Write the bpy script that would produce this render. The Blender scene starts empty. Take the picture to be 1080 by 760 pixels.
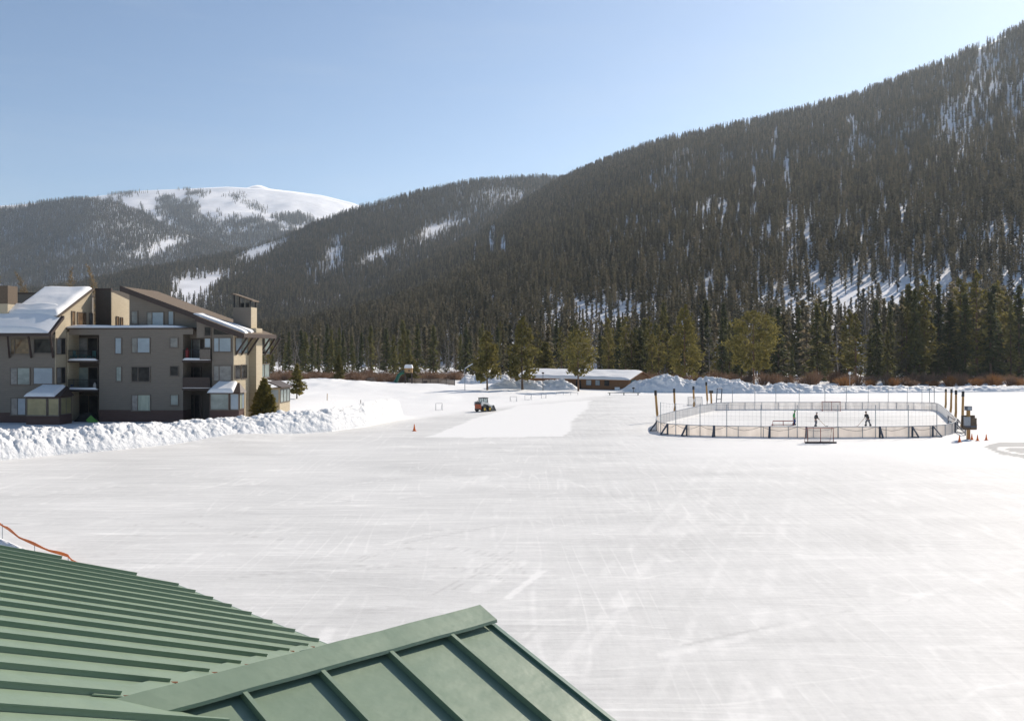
import bpy, math, random
import numpy as np
from mathutils import Vector, Matrix, noise as mnoise

PI = math.pi
F, CX, HY, CAMZ = 1000.0, 540.0, 368.0, 8.5      # focal (px of a 1080 wide frame), principal column, horizon row, eye height
scene = bpy.context.scene
COL = scene.collection
R = math.radians
SUN_AZ, SUN_EL = R(40), R(34)

def at(px, py, Y):
    return Vector(((px-CX)/F*Y, Y, CAMZ-(py-HY)/F*Y))
def gd(px, py, z=0.0):
    Y = (CAMZ-z)*F/(py-HY)
    return Vector(((px-CX)/F*Y, Y, z))

# ------------------------------------------------------------------ objects
class MB:
    """collects faces, links them as one mesh object"""
    def __init__(s): s.v = []; s.f = []; s.t = []
    def add(s, vs, fs, tint=None):
        n = len(s.v); s.v += [tuple(v) for v in vs]; s.f += [tuple(i+n for i in f) for f in fs]
        if tint is not None: s.t += [tint]*len(vs)
    def box(s, x0, x1, y0, y1, z0, z1, M=None):
        vs = [Vector(p) for p in ((x0,y0,z0),(x1,y0,z0),(x1,y1,z0),(x0,y1,z0),(x0,y0,z1),(x1,y0,z1),(x1,y1,z1),(x0,y1,z1))]
        if M is not None: vs = [M @ v for v in vs]
        s.add(vs, [(0,3,2,1),(4,5,6,7),(0,1,5,4),(1,2,6,5),(2,3,7,6),(3,0,4,7)])
    def bar(s, a, b, w, h=None):
        a, b = Vector(a), Vector(b); h = h or w
        d = (b-a); L = d.length
        if L < 1e-6: return
        q = d.to_track_quat('Z', 'Y').to_matrix().to_4x4(); M = Matrix.Translation(a) @ q
        s.box(-w/2, w/2, -h/2, h/2, 0, L, M)
    def tube(s, pts, rad, n=8, caps=True):
        pts = [Vector(p) for p in pts]
        rad = rad if isinstance(rad, (list, tuple)) else [rad]*len(pts)
        vs, fs = [], []
        for i, p in enumerate(pts):
            d = (pts[min(i+1, len(pts)-1)] - pts[max(i-1, 0)]).normalized()
            q = d.to_track_quat('Z', 'Y')
            for k in range(n):
                a = 2*PI*k/n
                vs.append(p + q @ Vector((math.cos(a)*rad[i], math.sin(a)*rad[i], 0)))
        for i in range(len(pts)-1):
            for k in range(n):
                k2 = (k+1) % n
                fs.append((i*n+k, i*n+k2, (i+1)*n+k2, (i+1)*n+k))
        if caps:
            fs.append(tuple(range(n-1, -1, -1))); fs.append(tuple(range((len(pts)-1)*n, len(pts)*n)))
        s.add(vs, fs)
    def prism(s, poly, ax, lo, hi):
        """poly: 2-D outline in the two axes other than ax, extruded lo..hi along ax"""
        def P(p, c):
            q = list(p); q.insert(ax, c); return q
        n = len(poly)
        vs = [P(p, lo) for p in poly] + [P(p, hi) for p in poly]
        fs = [tuple(range(n-1, -1, -1)), tuple(range(n, 2*n))] + [(i, (i+1) % n, n+(i+1) % n, n+i) for i in range(n)]
        s.add(vs, fs)
    def slab(s, quad, th):
        """a closed slab under a 3-D polygon, thickness th downward"""
        n = len(quad); q = [Vector(p) for p in quad]
        vs = q + [p - Vector((0, 0, th)) for p in q]
        fs = [tuple(range(n)), tuple(range(2*n-1, n-1, -1))] + [(i, n+i, n+(i+1) % n, (i+1) % n) for i in range(n)]
        s.add(vs, fs)
    def build(s, name, m, parent=None, smooth=False, loc=None):
        me = bpy.data.meshes.new(name)
        me.from_pydata(s.v, [], s.f); me.update()
        if s.t:
            a = me.attributes.new('tint', 'FLOAT', 'POINT'); a.data.foreach_set('value', s.t)
        if smooth: me.polygons.foreach_set('use_smooth', [True]*len(me.polygons))
        o = bpy.data.objects.new(name, me); COL.objects.link(o)
        if m: me.materials.append(m)
        if parent: o.parent = parent
        if loc is not None: o.location = loc
        return o
def fixn(o):
    import bmesh
    bm = bmesh.new(); bm.from_mesh(o.data); bmesh.ops.recalc_face_normals(bm, faces=bm.faces); bm.to_mesh(o.data); bm.free(); return o
def tag(o, label=None, cat=None, group=None, kind=None):
    for k, v in (('label', label), ('category', cat), ('group', group), ('kind', kind)):
        if v: o[k] = v
    return o
def thing(name, label, cat, loc=(0,0,0), rz=0, group=None):
    o = bpy.data.objects.new(name, None); COL.objects.link(o); o.empty_display_size = .3
    o.location = loc; o.rotation_euler = (0, 0, rz)
    return tag(o, label, cat, group)
def dup(root, loc, rz=0, sc=(1,1,1), label=None, cat=None, group=None):
    r = root.copy(); COL.objects.link(r); r.location = loc; r.rotation_euler = (0, 0, rz); r.scale = sc
    for ch in root.children:
        c = ch.copy(); COL.objects.link(c); c.parent = r
        for g in ch.children:
            d = g.copy(); COL.objects.link(d); d.parent = c
    tag(r, label, cat, group)
    return r

# ------------------------------------------------------------------ materials
def nm(name):
    m = bpy.data.materials.new(name); m.use_nodes = True
    nt = m.node_tree; return m, nt, nt.nodes['Principled BSDF']
def nd(nt, t, **kw):
    n = nt.nodes.new(t)
    for k, v in kw.items(): setattr(n, k, v)
    return n
def ramp(nt, fac, stops):
    n = nd(nt, 'ShaderNodeValToRGB'); cr = n.color_ramp
    while len(cr.elements) < len(stops): cr.elements.new(.5)
    for e, (p, c) in zip(cr.elements, stops):
        e.position = p; e.color = (*c, 1) if len(c) == 3 else c
    nt.links.new(fac, n.inputs['Fac']); return n.outputs['Color']
def noise_tex(nt, vec, scale, detail=4, rough=.55):
    n = nd(nt, 'ShaderNodeTexNoise'); n.inputs['Scale'].default_value = scale; n.inputs['Detail'].default_value = detail
    n.inputs['Roughness'].default_value = rough
    if vec is not None: nt.links.new(vec, n.inputs['Vector'])
    return n.outputs['Fac']
def mapping(nt, vec, scale=(1,1,1), rot=(0,0,0)):
    n = nd(nt, 'ShaderNodeMapping'); n.inputs['Scale'].default_value = scale; n.inputs['Rotation'].default_value = rot
    nt.links.new(vec, n.inputs['Vector']); return n.outputs['Vector']
def math_(nt, op, a, b=None, c=None, clamp=False):
    n = nd(nt, 'ShaderNodeMath', operation=op, use_clamp=clamp)
    for i, x in enumerate((a, b, c)):
        if x is None: continue
        if isinstance(x, (int, float)): n.inputs[i].default_value = x
        else: nt.links.new(x, n.inputs[i])
    return n.outputs[0]
def mixc(nt, fac, a, b, mode='MIX'):
    n = nd(nt, 'ShaderNodeMix', data_type='RGBA', blend_type=mode)
    for i, x in ((0, fac), (6, a), (7, b)):
        if isinstance(x, (int, float)): n.inputs[i].default_value = x
        elif isinstance(x, tuple): n.inputs[i].default_value = (*x, 1)
        else: nt.links.new(x, n.inputs[i])
    return n.outputs[2]
def bump(nt, h, strength=.3, dist=.05):
    n = nd(nt, 'ShaderNodeBump'); n.inputs['Strength'].default_value = strength; n.inputs['Distance'].default_value = dist
    nt.links.new(h, n.inputs['Height']); return n.outputs['Normal']
def mat(name, c1, c2=None, scale=3., rough=.6, metal=0., bmp=0., bdist=.03, stretch=(1,1,1), spec=.5):
    m, nt, p = nm(name)
    p.inputs['Roughness'].default_value = rough; p.inputs['Metallic'].default_value = metal
    p.inputs['Specular IOR Level'].default_value = spec
    tc = nd(nt, 'ShaderNodeTexCoord').outputs['Object']
    v = mapping(nt, tc, stretch)
    c2 = c2 or tuple(x*.8 for x in c1)
    n = noise_tex(nt, v, scale, 5)
    nt.links.new(ramp(nt, n, [(.3, c1), (.7, c2)]), p.inputs['Base Color'])
    if bmp: nt.links.new(bump(nt, noise_tex(nt, v, scale*3, 4), bmp, bdist), p.inputs['Normal'])
    return m
def siding(name, c1, c2, pitch=.2):
    m, nt, p = nm(name); p.inputs['Roughness'].default_value = .75
    tc = nd(nt, 'ShaderNodeTexCoord').outputs['Object']
    sep = nd(nt, 'ShaderNodeSeparateXYZ'); nt.links.new(tc, sep.inputs[0])
    fr = math_(nt, 'FRACT', math_(nt, 'DIVIDE', sep.outputs['Z'], pitch))
    n = noise_tex(nt, mapping(nt, tc, (1, 1, 5)), 1.3, 5)
    base = ramp(nt, n, [(.3, c1), (.7, c2)])
    gap = math_(nt, 'LESS_THAN', fr, .1)
    nt.links.new(mixc(nt, math_(nt, 'MULTIPLY', gap, .35), base, tuple(x*.4 for x in c1)), p.inputs['Base Color'])
    nt.links.new(bump(nt, fr, .5, .02), p.inputs['Normal'])
    return m
def leaf(name, stops, trans=.25, rough=.7):
    """needles / twigs: colour differs by clump (tint), by plant (random)"""
    m, nt, p = nm(name)
    at_ = nd(nt, 'ShaderNodeAttribute', attribute_name='tint').outputs['Fac']
    oi = nd(nt, 'ShaderNodeObjectInfo').outputs['Random']
    f = math_(nt, 'ADD', math_(nt, 'MULTIPLY', at_, .5), math_(nt, 'MULTIPLY', oi, .5))
    c = ramp(nt, f, stops)
    nt.links.new(c, p.inputs['Base Color']); p.inputs['Roughness'].default_value = rough
    p.inputs['Specular IOR Level'].default_value = .2
    tr = nd(nt, 'ShaderNodeBsdfTranslucent'); nt.links.new(c, tr.inputs['Color'])
    mx = nd(nt, 'ShaderNodeMixShader'); mx.inputs[0].default_value = trans
    nt.links.new(p.outputs[0], mx.inputs[1]); nt.links.new(tr.outputs[0], mx.inputs[2])
    nt.links.new(mx.outputs[0], nt.nodes['Material Output'].inputs['Surface'])
    return m
def snow_mat(name, c=(.86,.88,.92), c2=(.80,.83,.89), sc=1.2, b=.5, bd=.12):
    m, nt, p = nm(name); p.inputs['Roughness'].default_value = .65; p.inputs['Specular IOR Level'].default_value = .25
    pos = nd(nt, 'ShaderNodeNewGeometry').outputs['Position']
    n1 = noise_tex(nt, pos, sc, 6, .6)
    nt.links.new(ramp(nt, n1, [(.3, c2), (.65, c)]), p.inputs['Base Color'])
    nt.links.new(bump(nt, noise_tex(nt, pos, sc*1.7, 8, .65), b, bd), p.inputs['Normal'])
    return m
M = {}
M['snow'] = snow_mat('snow', (.86,.855,.84), (.82,.815,.80))
M['bank'] = snow_mat('bank_snow', (.88,.875,.87), (.80,.80,.80), 1.2, .8, .2)
M['roofsnow'] = snow_mat('roof_snow', (.89,.885,.88), (.86,.855,.85), .6, .3, .08)
M['mtn'] = snow_mat('mountain_snow', (.88,.88,.90), (.74,.74,.75), .02, .3, 1.5)
M['bark'] = mat('bark', (.13,.085,.055), (.07,.045,.03), 6, .9, bmp=.6)
M['bark_pine'] = mat('pine_bark', (.20,.11,.065), (.10,.06,.04), 6, .9, bmp=.6)
M['deadwood'] = leaf('dead_wood', [(0, (.17,.15,.14)), (1, (.30,.27,.25))], 0, .9)
M['spruce'] = leaf('spruce_needles', [(.1, (.036,.044,.018)), (.5, (.10,.105,.038)), (.9, (.22,.19,.06))], .4)
M['pine'] = leaf('pine_needles', [(.1, (.078,.072,.020)), (.5, (.17,.148,.040)), (.9, (.29,.24,.066))], .36)
M['forest'] = leaf('forest_needles', [(.12, (.036,.036,.021)), (.38, (.092,.083,.044)), (.6, (.17,.14,.074)), (.85, (.32,.265,.17))], .42)
M['willow'] = leaf('willow_twigs', [(0, (.13,.075,.045)), (.5, (.20,.12,.075)), (1, (.27,.18,.12))], .3)
M['willow_orange'] = leaf('orange_willow_twigs', [(0, (.19,.085,.025)), (.5, (.27,.13,.045)), (1, (.33,.18,.07))], .3)
M['aspen'] = leaf('aspen_twigs', [(0, (.22,.16,.09)), (1, (.36,.28,.17))], .1)

# ------------------------------------------------------------------ numpy noise
def _h(ix, iy, seed):
    n = (ix.astype(np.int64)*374761393 + iy.astype(np.int64)*668265263 + seed*1442695041) & 0x7fffffff
    n = (n ^ (n >> 13)) * 1274126177 & 0x7fffffff
    return ((n ^ (n >> 16)) & 0xffff)/65535.0
def vnoise(x, y, seed=0):
    ix, iy = np.floor(x), np.floor(y); fx, fy = x-ix, y-iy
    fx = fx*fx*(3-2*fx); fy = fy*fy*(3-2*fy)
    a, b, c, d = _h(ix, iy, seed), _h(ix+1, iy, seed), _h(ix, iy+1, seed), _h(ix+1, iy+1, seed)
    return (a*(1-fx)+b*fx)*(1-fy) + (c*(1-fx)+d*fx)*fy
def fbm(x, y, seed=0, oct=4):
    s, a, t = 0, 1, 0
    for o in range(oct):
        s = s + a*vnoise(x*2**o, y*2**o, seed+o*17); t += a; a *= .5
    return s/t
def sstep(x, a, b):
    t = np.clip((x-a)/(b-a), 0, 1); return t*t*(3-2*t)
def grid_obj(name, P, m, smooth=True):
    """P: (rows, cols, 3) array -> mesh"""
    r, c = P.shape[:2]
    i = np.arange(r*c).reshape(r, c)
    q = np.stack([i[:-1, :-1], i[:-1, 1:], i[1:, 1:], i[1:, :-1]], -1).reshape(-1, 4)
    me = bpy.data.meshes.new(name)
    me.vertices.add(r*c); me.vertices.foreach_set('co', P.reshape(-1).astype(np.float32))
    me.loops.add(q.size); me.loops.foreach_set('vertex_index', q.reshape(-1).astype(np.int32))
    me.polygons.add(len(q)); me.polygons.foreach_set('loop_start', np.arange(0, q.size, 4, dtype=np.int32))
    me.update(calc_edges=True); me.validate()
    if smooth: me.polygons.foreach_set('use_smooth', np.ones(len(q), dtype=bool))
    me.materials.append(m)
    o = bpy.data.objects.new(name, me); COL.objects.link(o); return o
def inpoly(x, y, poly):
    r = np.zeros(x.shape, bool); n = len(poly)
    for i in range(n):
        x0, y0 = poly[i]; x1, y1 = poly[(i+1) % n]
        c = ((y0 > y) != (y1 > y)) & (x < (x1-x0)*(y-y0)/((y1-y0) or 1e-9)+x0)
        r ^= c
    return r

# ------------------------------------------------------------------ camera, light, sky
cam = bpy.data.cameras.new('camera'); co = bpy.data.objects.new('camera', cam); COL.objects.link(co)
co.location = (0, 0, CAMZ); co.rotation_euler = (PI/2, 0, 0)
cam.sensor_width = 36; cam.lens = 36*F/1080; cam.shift_y = -12/1080; cam.clip_end = 40000; cam.clip_start = .1
scene.camera = co
S = Vector((math.sin(SUN_AZ)*math.cos(SUN_EL), math.cos(SUN_AZ)*math.cos(SUN_EL), math.sin(SUN_EL)))
sl = bpy.data.lights.new('sun', 'SUN'); sl.energy = 4.6; sl.angle = R(.53); sl.color = (1, .90, .77)
so = bpy.data.objects.new('sun', sl); COL.objects.link(so); so.rotation_euler = (-S).to_track_quat('-Z', 'Y').to_euler(); so.location = S*50
w = bpy.data.worlds.new('World'); scene.world = w; w.use_nodes = True
nt = w.node_tree; bg = nt.nodes['Background']
sky = nd(nt, 'ShaderNodeTexSky', sky_type='NISHITA'); sky.sun_disc = False
sky.sun_elevation = SUN_EL; sky.sun_rotation = SUN_AZ; sky.altitude = 2800; sky.air_density = 1.15; sky.dust_density = 4.0; sky.ozone_density = 1.2
gen = nd(nt, 'ShaderNodeTexCoord').outputs['Generated']
wsp = noise_tex(nt, mapping(nt, gen, (2.2, 2.2, 16), (0, R(6), R(30))), 1.4, 6, .6)              # faint high cirrus
veil = ramp(nt, wsp, [(.48, (0, 0, 0)), (.85, (.2, .2, .2))])
nt.links.new(mixc(nt, 1., mixc(nt, veil, sky.outputs[0], (5.2, 5.6, 6.2)), (.95, 1.01, 1.04), 'MULTIPLY'), bg.inputs['Color']); bg.inputs['Strength'].default_value = .088
vs_ = scene.view_settings; vs_.view_transform = 'Standard'; vs_.look = 'None'; vs_.gamma = 1; vs_.exposure = .37
scene.cycles.use_denoising = True; scene.cycles.max_bounces = 6; scene.cycles.diffuse_bounces = 3; scene.cycles.volume_bounces = 1
scene.cycles.transparent_max_bounces = 8; scene.cycles.caustics_reflective = False; scene.cycles.caustics_refractive = False
scene.cycles.volume_step_rate = 20
# ================================================================== GROUND
NU, NR = 520, 560
uu = np.linspace(-.95, .95, NU); yy = 5*np.exp(np.linspace(0, math.log(460/5), NR))
U, Yg = np.meshgrid(uu, yy); Xg = U*Yg
PXg, PYg = CX+F*U, HY+CAMZ*F/Yg
# raised yard round the apartment block, low drifts beyond the ice
yard = sstep(Xg, -20, -31)*sstep(Yg, 84, 93)*sstep(Yg, 185, 125)
wild = np.clip(sstep(Yg, 128, 150)*sstep(Xg, 15, 0), 0, 1)
Zg = 1.05*yard + wild*(fbm(Xg*.12, Yg*.06, 3, 3)-.5)*.9*sstep(Yg, 128, 165)
Zg += sstep(Yg, 205, 240)*(fbm(Xg*.1, Yg*.1, 9, 3)-.45)*1.2
snowhump = np.exp(-((PXg-345)/55)**2-((Yg-222)/16)**2)
Zg += 1.3*snowhump*(.5+fbm(Xg*.4, Yg*.4, 5, 4))
# how icy the surface is: 1 scraped ice .. 0 snow
wob = (fbm(Xg*.09, Yg*.05, 11, 4)-.5)
ice = np.ones_like(Xg)
edge = np.interp(PXg, [-300, 0, 300, 425, 500, 560, 640, 700, 1400], [470, 478, 452, 441, 432, 425, 416, 414, 412])
ice *= sstep(PYg-edge, -1, 3+9*np.abs(wob))
# whiter zone round the hockey rink and along the right
right = sstep(PXg, 600, 760)*sstep(PYg, 505, 468)*.72 + sstep(PXg, 640, 1000)*.30*sstep(PYg, 440, 480) + sstep(PYg, 422, 410)*.6*sstep(PXg, 690, 730)
ice *= np.clip(1-right-wob*.5, .1, 1)
patch = inpoly(PXg+wob*14, PYg+wob*5, [(447, 461), (592, 459), (622, 421), (548, 427), (505, 441)])
ice = np.where(patch, ice*.08, ice)
grey = inpoly(PXg+wob*30, PYg+wob*6, [(1041, 471), (1058, 467), (1140, 466), (1140, 492), (1085, 484), (1055, 479)])
ring = np.abs(np.hypot((Xg-gd(1092, 476).x)/1.0, (Yg-gd(1092, 476).y)/1.5)-2.3) < .28
ice = np.where(grey & ~ring, 1.75, ice)
# inside of the rink: worn darker in the middle
rink_c = gd(868, 442)
ice += 1.35*np.exp(-((Xg-rink_c.x-2)/12)**2-((Yg-rink_c.y)/11)**2)*(.7+wob)
# plough and skate marks
mark = np.zeros_like(Xg)
rg = random.Random(5)
def paint(pts, wid, val, soft=.5, br=0):
    P = [np.array(gd(*p)[:2]) for p in pts]
    dm = np.full(Xg.shape, 1e9)
    for a, b in zip(P[:-1], P[1:]):
        d = b-a; L = d@d
        t = np.clip(((Xg-a[0])*d[0]+(Yg-a[1])*d[1])/L, 0, 1)
        dm = np.minimum(dm, np.hypot(Xg-a[0]-t*d[0], Yg-a[1]-t*d[1]))
    k = 1-sstep(dm, wid*(1-soft), wid)
    if br: k = k*sstep(fbm(Xg*1.1, Yg*.5, int(br), 3), .38, .6)
    mark[:] = np.where(np.abs(k*val) > np.abs(mark), k*val, mark)
def arc(cx, cy, rx, ry, a0, a1, n=14):
    return [(cx+rx*math.cos(R(a0+(a1-a0)*i/n)), cy+ry*math.sin(R(a0+(a1-a0)*i/n))) for i in range(n+1)]
# long plough passes on the right run towards the rink
for i in range(20):
    x0 = 600+i*35+rg.uniform(-12, 12); k = (x0-870)/560
    paint([(870+k*900, 800), (870+k*500, 610), (870+k*330, 530), (870+k*250, 482)], rg.uniform(.14, .34), rg.uniform(.12, .36), .6, 3+i)
for i in range(34):                                           # sweeping skate strokes across the left and the middle
    x0, y0 = rg.uniform(-40, 560), rg.uniform(478, 640)
    L = rg.uniform(70, 260); sl_ = rg.uniform(-.24, -.05)*(1 if rg.random() < .85 else -1)
    pts = [(x0+L*t, y0+L*t*sl_+16*sl_*math.sin(t*3)) for t in (0, .25, .5, .75, 1)]
    paint([p for p in pts if p[1] > 470] or [(x0, 480), (x0+20, 481)], rg.uniform(.05, .2), rg.uniform(.2, .55)*(1 if rg.random() < .7 else -.8), .8, 50+i)
for c in ((455, 610, 100, 34, -150, -10), (455, 606, 88, 28, -150, -5), (430, 596, 70, 26, -100, 20), (440, 640, 120, 44, -120, -30)):
    paint(arc(*c), .07, rg.choice((.4, -.35)), .7); 
paint(arc(545, 520, 60, 26, -170, -60), .07, .3, .8); paint(arc(560, 560, 40, 40, 120, 230), .06, .35, .8)
paint([(505, 622), (548, 592)], .42, .55, .35, 91); paint([(535, 630), (572, 602)], .16, .75, .3); paint([(548, 672), (580, 645)], .17, .7, .3, 77)
paint([(330, 690), (350, 660)], .3, .5, .6, 23); paint([(480, 620), (545, 578)], .05, -.4, .6); paint([(455, 628), (520, 590)], .05, -.3, .6)
paint([(700, 690), (760, 678), (860, 655), (1000, 620), (1090, 596)], .32, .5, .7, 7); paint([(720, 680), (850, 652), (960, 632)], .12, -.35, .6, 14)
paint([(820, 460), (770, 459), (690, 457)], .12, -.5, .8, 9); paint([(1010, 428), (1085, 428)], .5, -.25, .8)
paint([(600, 441), (650, 440), (688, 441)], .3, -.55, .8, 12); paint([(600, 446), (640, 437), (670, 446)], .4, -.3, .8, 15)
for k in range(5): paint([(470+k*3, 448-k*1.5), (560, 447-k*2), (592, 448-k*2)], .15, -.18, .9, 31+k)
paint([(520, 440), (592, 433)], .18, -.22, .8, 40); paint([(475, 446), (545, 450), (600, 452)], .12, -.35, .8, 41)
paint([(700, 545), (748, 543), (752, 556), (705, 558)], 1.2, .4, .5, 8)
zz = Zg + mark*.0
P = np.stack([Xg, Yg, zz], -1)
m, nt, p = nm('snow_and_ice'); p.inputs['Roughness'].default_value = .6; p.inputs['Specular IOR Level'].default_value = .06
pos = nd(nt, 'ShaderNodeNewGeometry').outputs['Position']
ia = nd(nt, 'ShaderNodeAttribute', attribute_name='ice').outputs['Fac']
ma = nd(nt, 'ShaderNodeAttribute', attribute_name='mark').outputs['Fac']
big = noise_tex(nt, mapping(nt, pos, (.10, .22, 1), (0, 0, R(-16))), 1, 5, .6)
st1 = noise_tex(nt, mapping(nt, pos, (.16, 1.9, 1), (0, 0, R(-40))), 1, 6, .7)
st2 = noise_tex(nt, mapping(nt, pos, (.2, 2.2, 1), (0, 0, R(-15))), 1.3, 6, .7)
st3 = noise_tex(nt, mapping(nt, pos, (2.6, .13, 1), (0, 0, R(-14))), 1, 5, .7)
st4 = noise_tex(nt, mapping(nt, pos, (3.0, 12, 1), (0, 0, R(35))), 1, 4, .7)
fine = noise_tex(nt, pos, 3.5, 6, .7)
sx = nd(nt, 'ShaderNodeSeparateXYZ'); nt.links.new(pos, sx.inputs[0])
side = math_(nt, 'MULTIPLY_ADD', sx.outputs['X'], .045, .35, clamp=True)
st12 = math_(nt, 'MULTIPLY_ADD', st1, .55, math_(nt, 'MULTIPLY', st2, .45))
stx = nd(nt, 'ShaderNodeMix'); nt.links.new(math_(nt, 'MULTIPLY', side, .75), stx.inputs[0]); nt.links.new(st12, stx.inputs[2]); nt.links.new(st3, stx.inputs[3])
g = math_(nt, 'ADD', math_(nt, 'MULTIPLY', big, .37), math_(nt, 'MULTIPLY', stx.outputs[0], .40))
g = math_(nt, 'ADD', g, math_(nt, 'ADD', math_(nt, 'MULTIPLY', fine, .13), math_(nt, 'MULTIPLY', st4, .10)))
def strokes(sc, rot, wd, seed):
    v = mapping(nt, pos, (*sc, 1), (0, 0, R(rot))); n = nd(nt, 'ShaderNodeTexNoise', noise_dimensions='2D'); n.inputs['Scale'].default_value = 1; n.inputs['Detail'].default_value = 1.5; n.inputs['Roughness'].default_value = .4
    o2 = nd(nt, 'ShaderNodeVectorMath', operation='ADD'); o2.inputs[1].default_value = (seed*13.7, seed*7.1, 0); nt.links.new(v, o2.inputs[0]); nt.links.new(o2.outputs[0], n.inputs['Vector'])
    f_ = math_(nt, 'FRACT', math_(nt, 'MULTIPLY', n.outputs['Fac'], 9))
    l_ = math_(nt, 'SUBTRACT', 1, math_(nt, 'DIVIDE', math_(nt, 'ABSOLUTE', math_(nt, 'SUBTRACT', f_, .5)), wd), clamp=True)
    mk = noise_tex(nt, mapping(nt, pos, (.14, .2, 1), (0, 0, R(rot+seed*20))), 1.3, 3)
    return math_(nt, 'MULTIPLY', l_, ramp(nt, mk, [(.42, (0, 0, 0)), (.60, (1, 1, 1))]))
sk1 = strokes((.025, .34), -20, .10, 1); sk2 = strokes((.02, .28), -42, .09, 2); sk3 = strokes((.30, .025), -15, .09, 3); sk4 = strokes((.03, .20), 14, .05, 4)
sk = math_(nt, 'ADD', math_(nt, 'ADD', sk1, sk2), math_(nt, 'ADD', sk3, sk4))
g = math_(nt, 'MULTIPLY_ADD', sk, .085, g)
sk5 = strokes((.03, .4), -30, .07, 6)
g = math_(nt, 'MULTIPLY_ADD', sk5, -.07, g)
g = math_(nt, 'MULTIPLY_ADD', ma, .20, g)
icec = ramp(nt, g, [(.36, (.52,.517,.507)), (.45, (.615,.612,.60)), (.53, (.69,.686,.672)), (.66, (.82,.812,.795))])
snc = ramp(nt, fine, [(.3, (.81,.805,.795)), (.7, (.87,.865,.855))])
k = math_(nt, 'MULTIPLY_ADD', math_(nt, 'SUBTRACT', .5, fine), .25, ia, clamp=True)
c = mixc(nt, k, snc, icec)
over = math_(nt, 'SUBTRACT', ia, 1, clamp=True)
c = mixc(nt, over, c, mixc(nt, fine, (.26,.265,.27), (.36,.36,.36)))
dk = math_(nt, 'MULTIPLY', math_(nt, 'MULTIPLY', ma, -1, clamp=True), .3)
c = mixc(nt, dk, c, (.40,.38,.36))
nt.links.new(c, p.inputs['Base Color'])
hb = math_(nt, 'ADD', math_(nt, 'MULTIPLY', fine, .5), math_(nt, 'MULTIPLY', stx.outputs[0], .5))
nt.links.new(bump(nt, hb, .35, .05), p.inputs['Normal'])
M['ground'] = m
g_o = grid_obj('snow_field', P, m); tag(g_o, kind='structure')
for n_, arr in (('ice', ice), ('mark', mark)):
    a = g_o.data.attributes.new(n_, 'FLOAT', 'POINT'); a.data.foreach_set('value', arr.reshape(-1).astype(np.float32))
def gz(x, y):                                               # height of the snow surface
    i = int(np.clip(np.searchsorted(yy, y), 0, NR-1)); j = int(np.clip(np.searchsorted(uu, x/y), 0, NU-1)); return float(Zg[i, j])
b = MB(); b.add([(-9000,-150,-.6),(9000,-150,-.6),(9000,9000,-.6),(-9000,9000,-.6)], [(0,1,2,3)])
tag(b.build('ground', M['snow']), kind='structure')

# ================================================================== TREES: prototypes
def conifer(rng, h, rad, base, nb, per, droop, shape, clump, jag=.35, needle=(.9, .42), pad=0):
    cr = MB()
    for i in range(nb):
        t = (i+rng.random())/nb; t = t**.92
        z = base+(h-base)*t
        Rr = rad*shape(t)*(1-jag+jag*2*rng.random()*.9)
        az = rng.random()*2*PI; ca, sa = math.cos(az), math.sin(az); tn = rng.random()
        for j in range(per):
            f = .12+.88*rng.random()**.8
            s = clump*(.6+.7*rng.random())*(1.05-.35*f)*(1-.35*t)
            c = Vector((ca*Rr*f, sa*Rr*f, z-droop*Rr*f*(1-.25*f)))+Vector([rng.gauss(0, .18*clump) for _ in range(3)])
            if pad:                                            # needle pads at the branch ends, gaps between them
                f = .35+.65*rng.random()**.6
                c = Vector((ca*Rr*.74, sa*Rr*.74, z-droop*Rr*.7))+Vector((rng.gauss(0, pad*Rr), rng.gauss(0, pad*Rr), rng.gauss(.1*Rr*pad, pad*.8*Rr))) if rng.random() < .75 else Vector((ca*Rr*f, sa*Rr*f, z))
            d = Vector((ca+rng.gauss(0, .5), sa+rng.gauss(0, .5), -droop*.8+rng.gauss(0, .28))).normalized()
            if pad: d = (d+Vector((rng.gauss(0, .5), rng.gauss(0, .5), rng.gauss(.25, .6)))).normalized()
            sd = d.cross(Vector((rng.gauss(0, .7), rng.gauss(0, .7), 1))).normalized()
            a_, w_ = d*s*needle[0], sd*s*needle[1]
            dr = Vector((0, 0, -.28*s))
            cr.add([c-a_, c+w_+dr, c+a_*1.15, c-w_+dr], [(0, 1, 2), (0, 2, 3)], min(1, max(0, tn*.6+rng.random()*.4)))
    top = Vector((rng.gauss(0, .02)*rad, 0, h))
    cr.add([top+Vector((-.10*clump*1.4, 0, -1.1*clump)), top+Vector((.14*clump, .1*clump, -1.1*clump)), top+Vector((0, 0, .25*clump))], [(0, 1, 2)], .5)
    tr = MB(); r0 = .0125*h+.04
    n = 6; lean = rng.gauss(0, .008)*h
    tr.tube([(lean*math.sin(q/n*2), lean*(q/n), h*.95*q/n-(.25 if q == 0 else 0)) for q in range(n+1)], [r0*(1.25 if q == 0 else 1)*(1-.9*q/n) for q in range(n+1)], 7)
    return cr, tr
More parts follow.
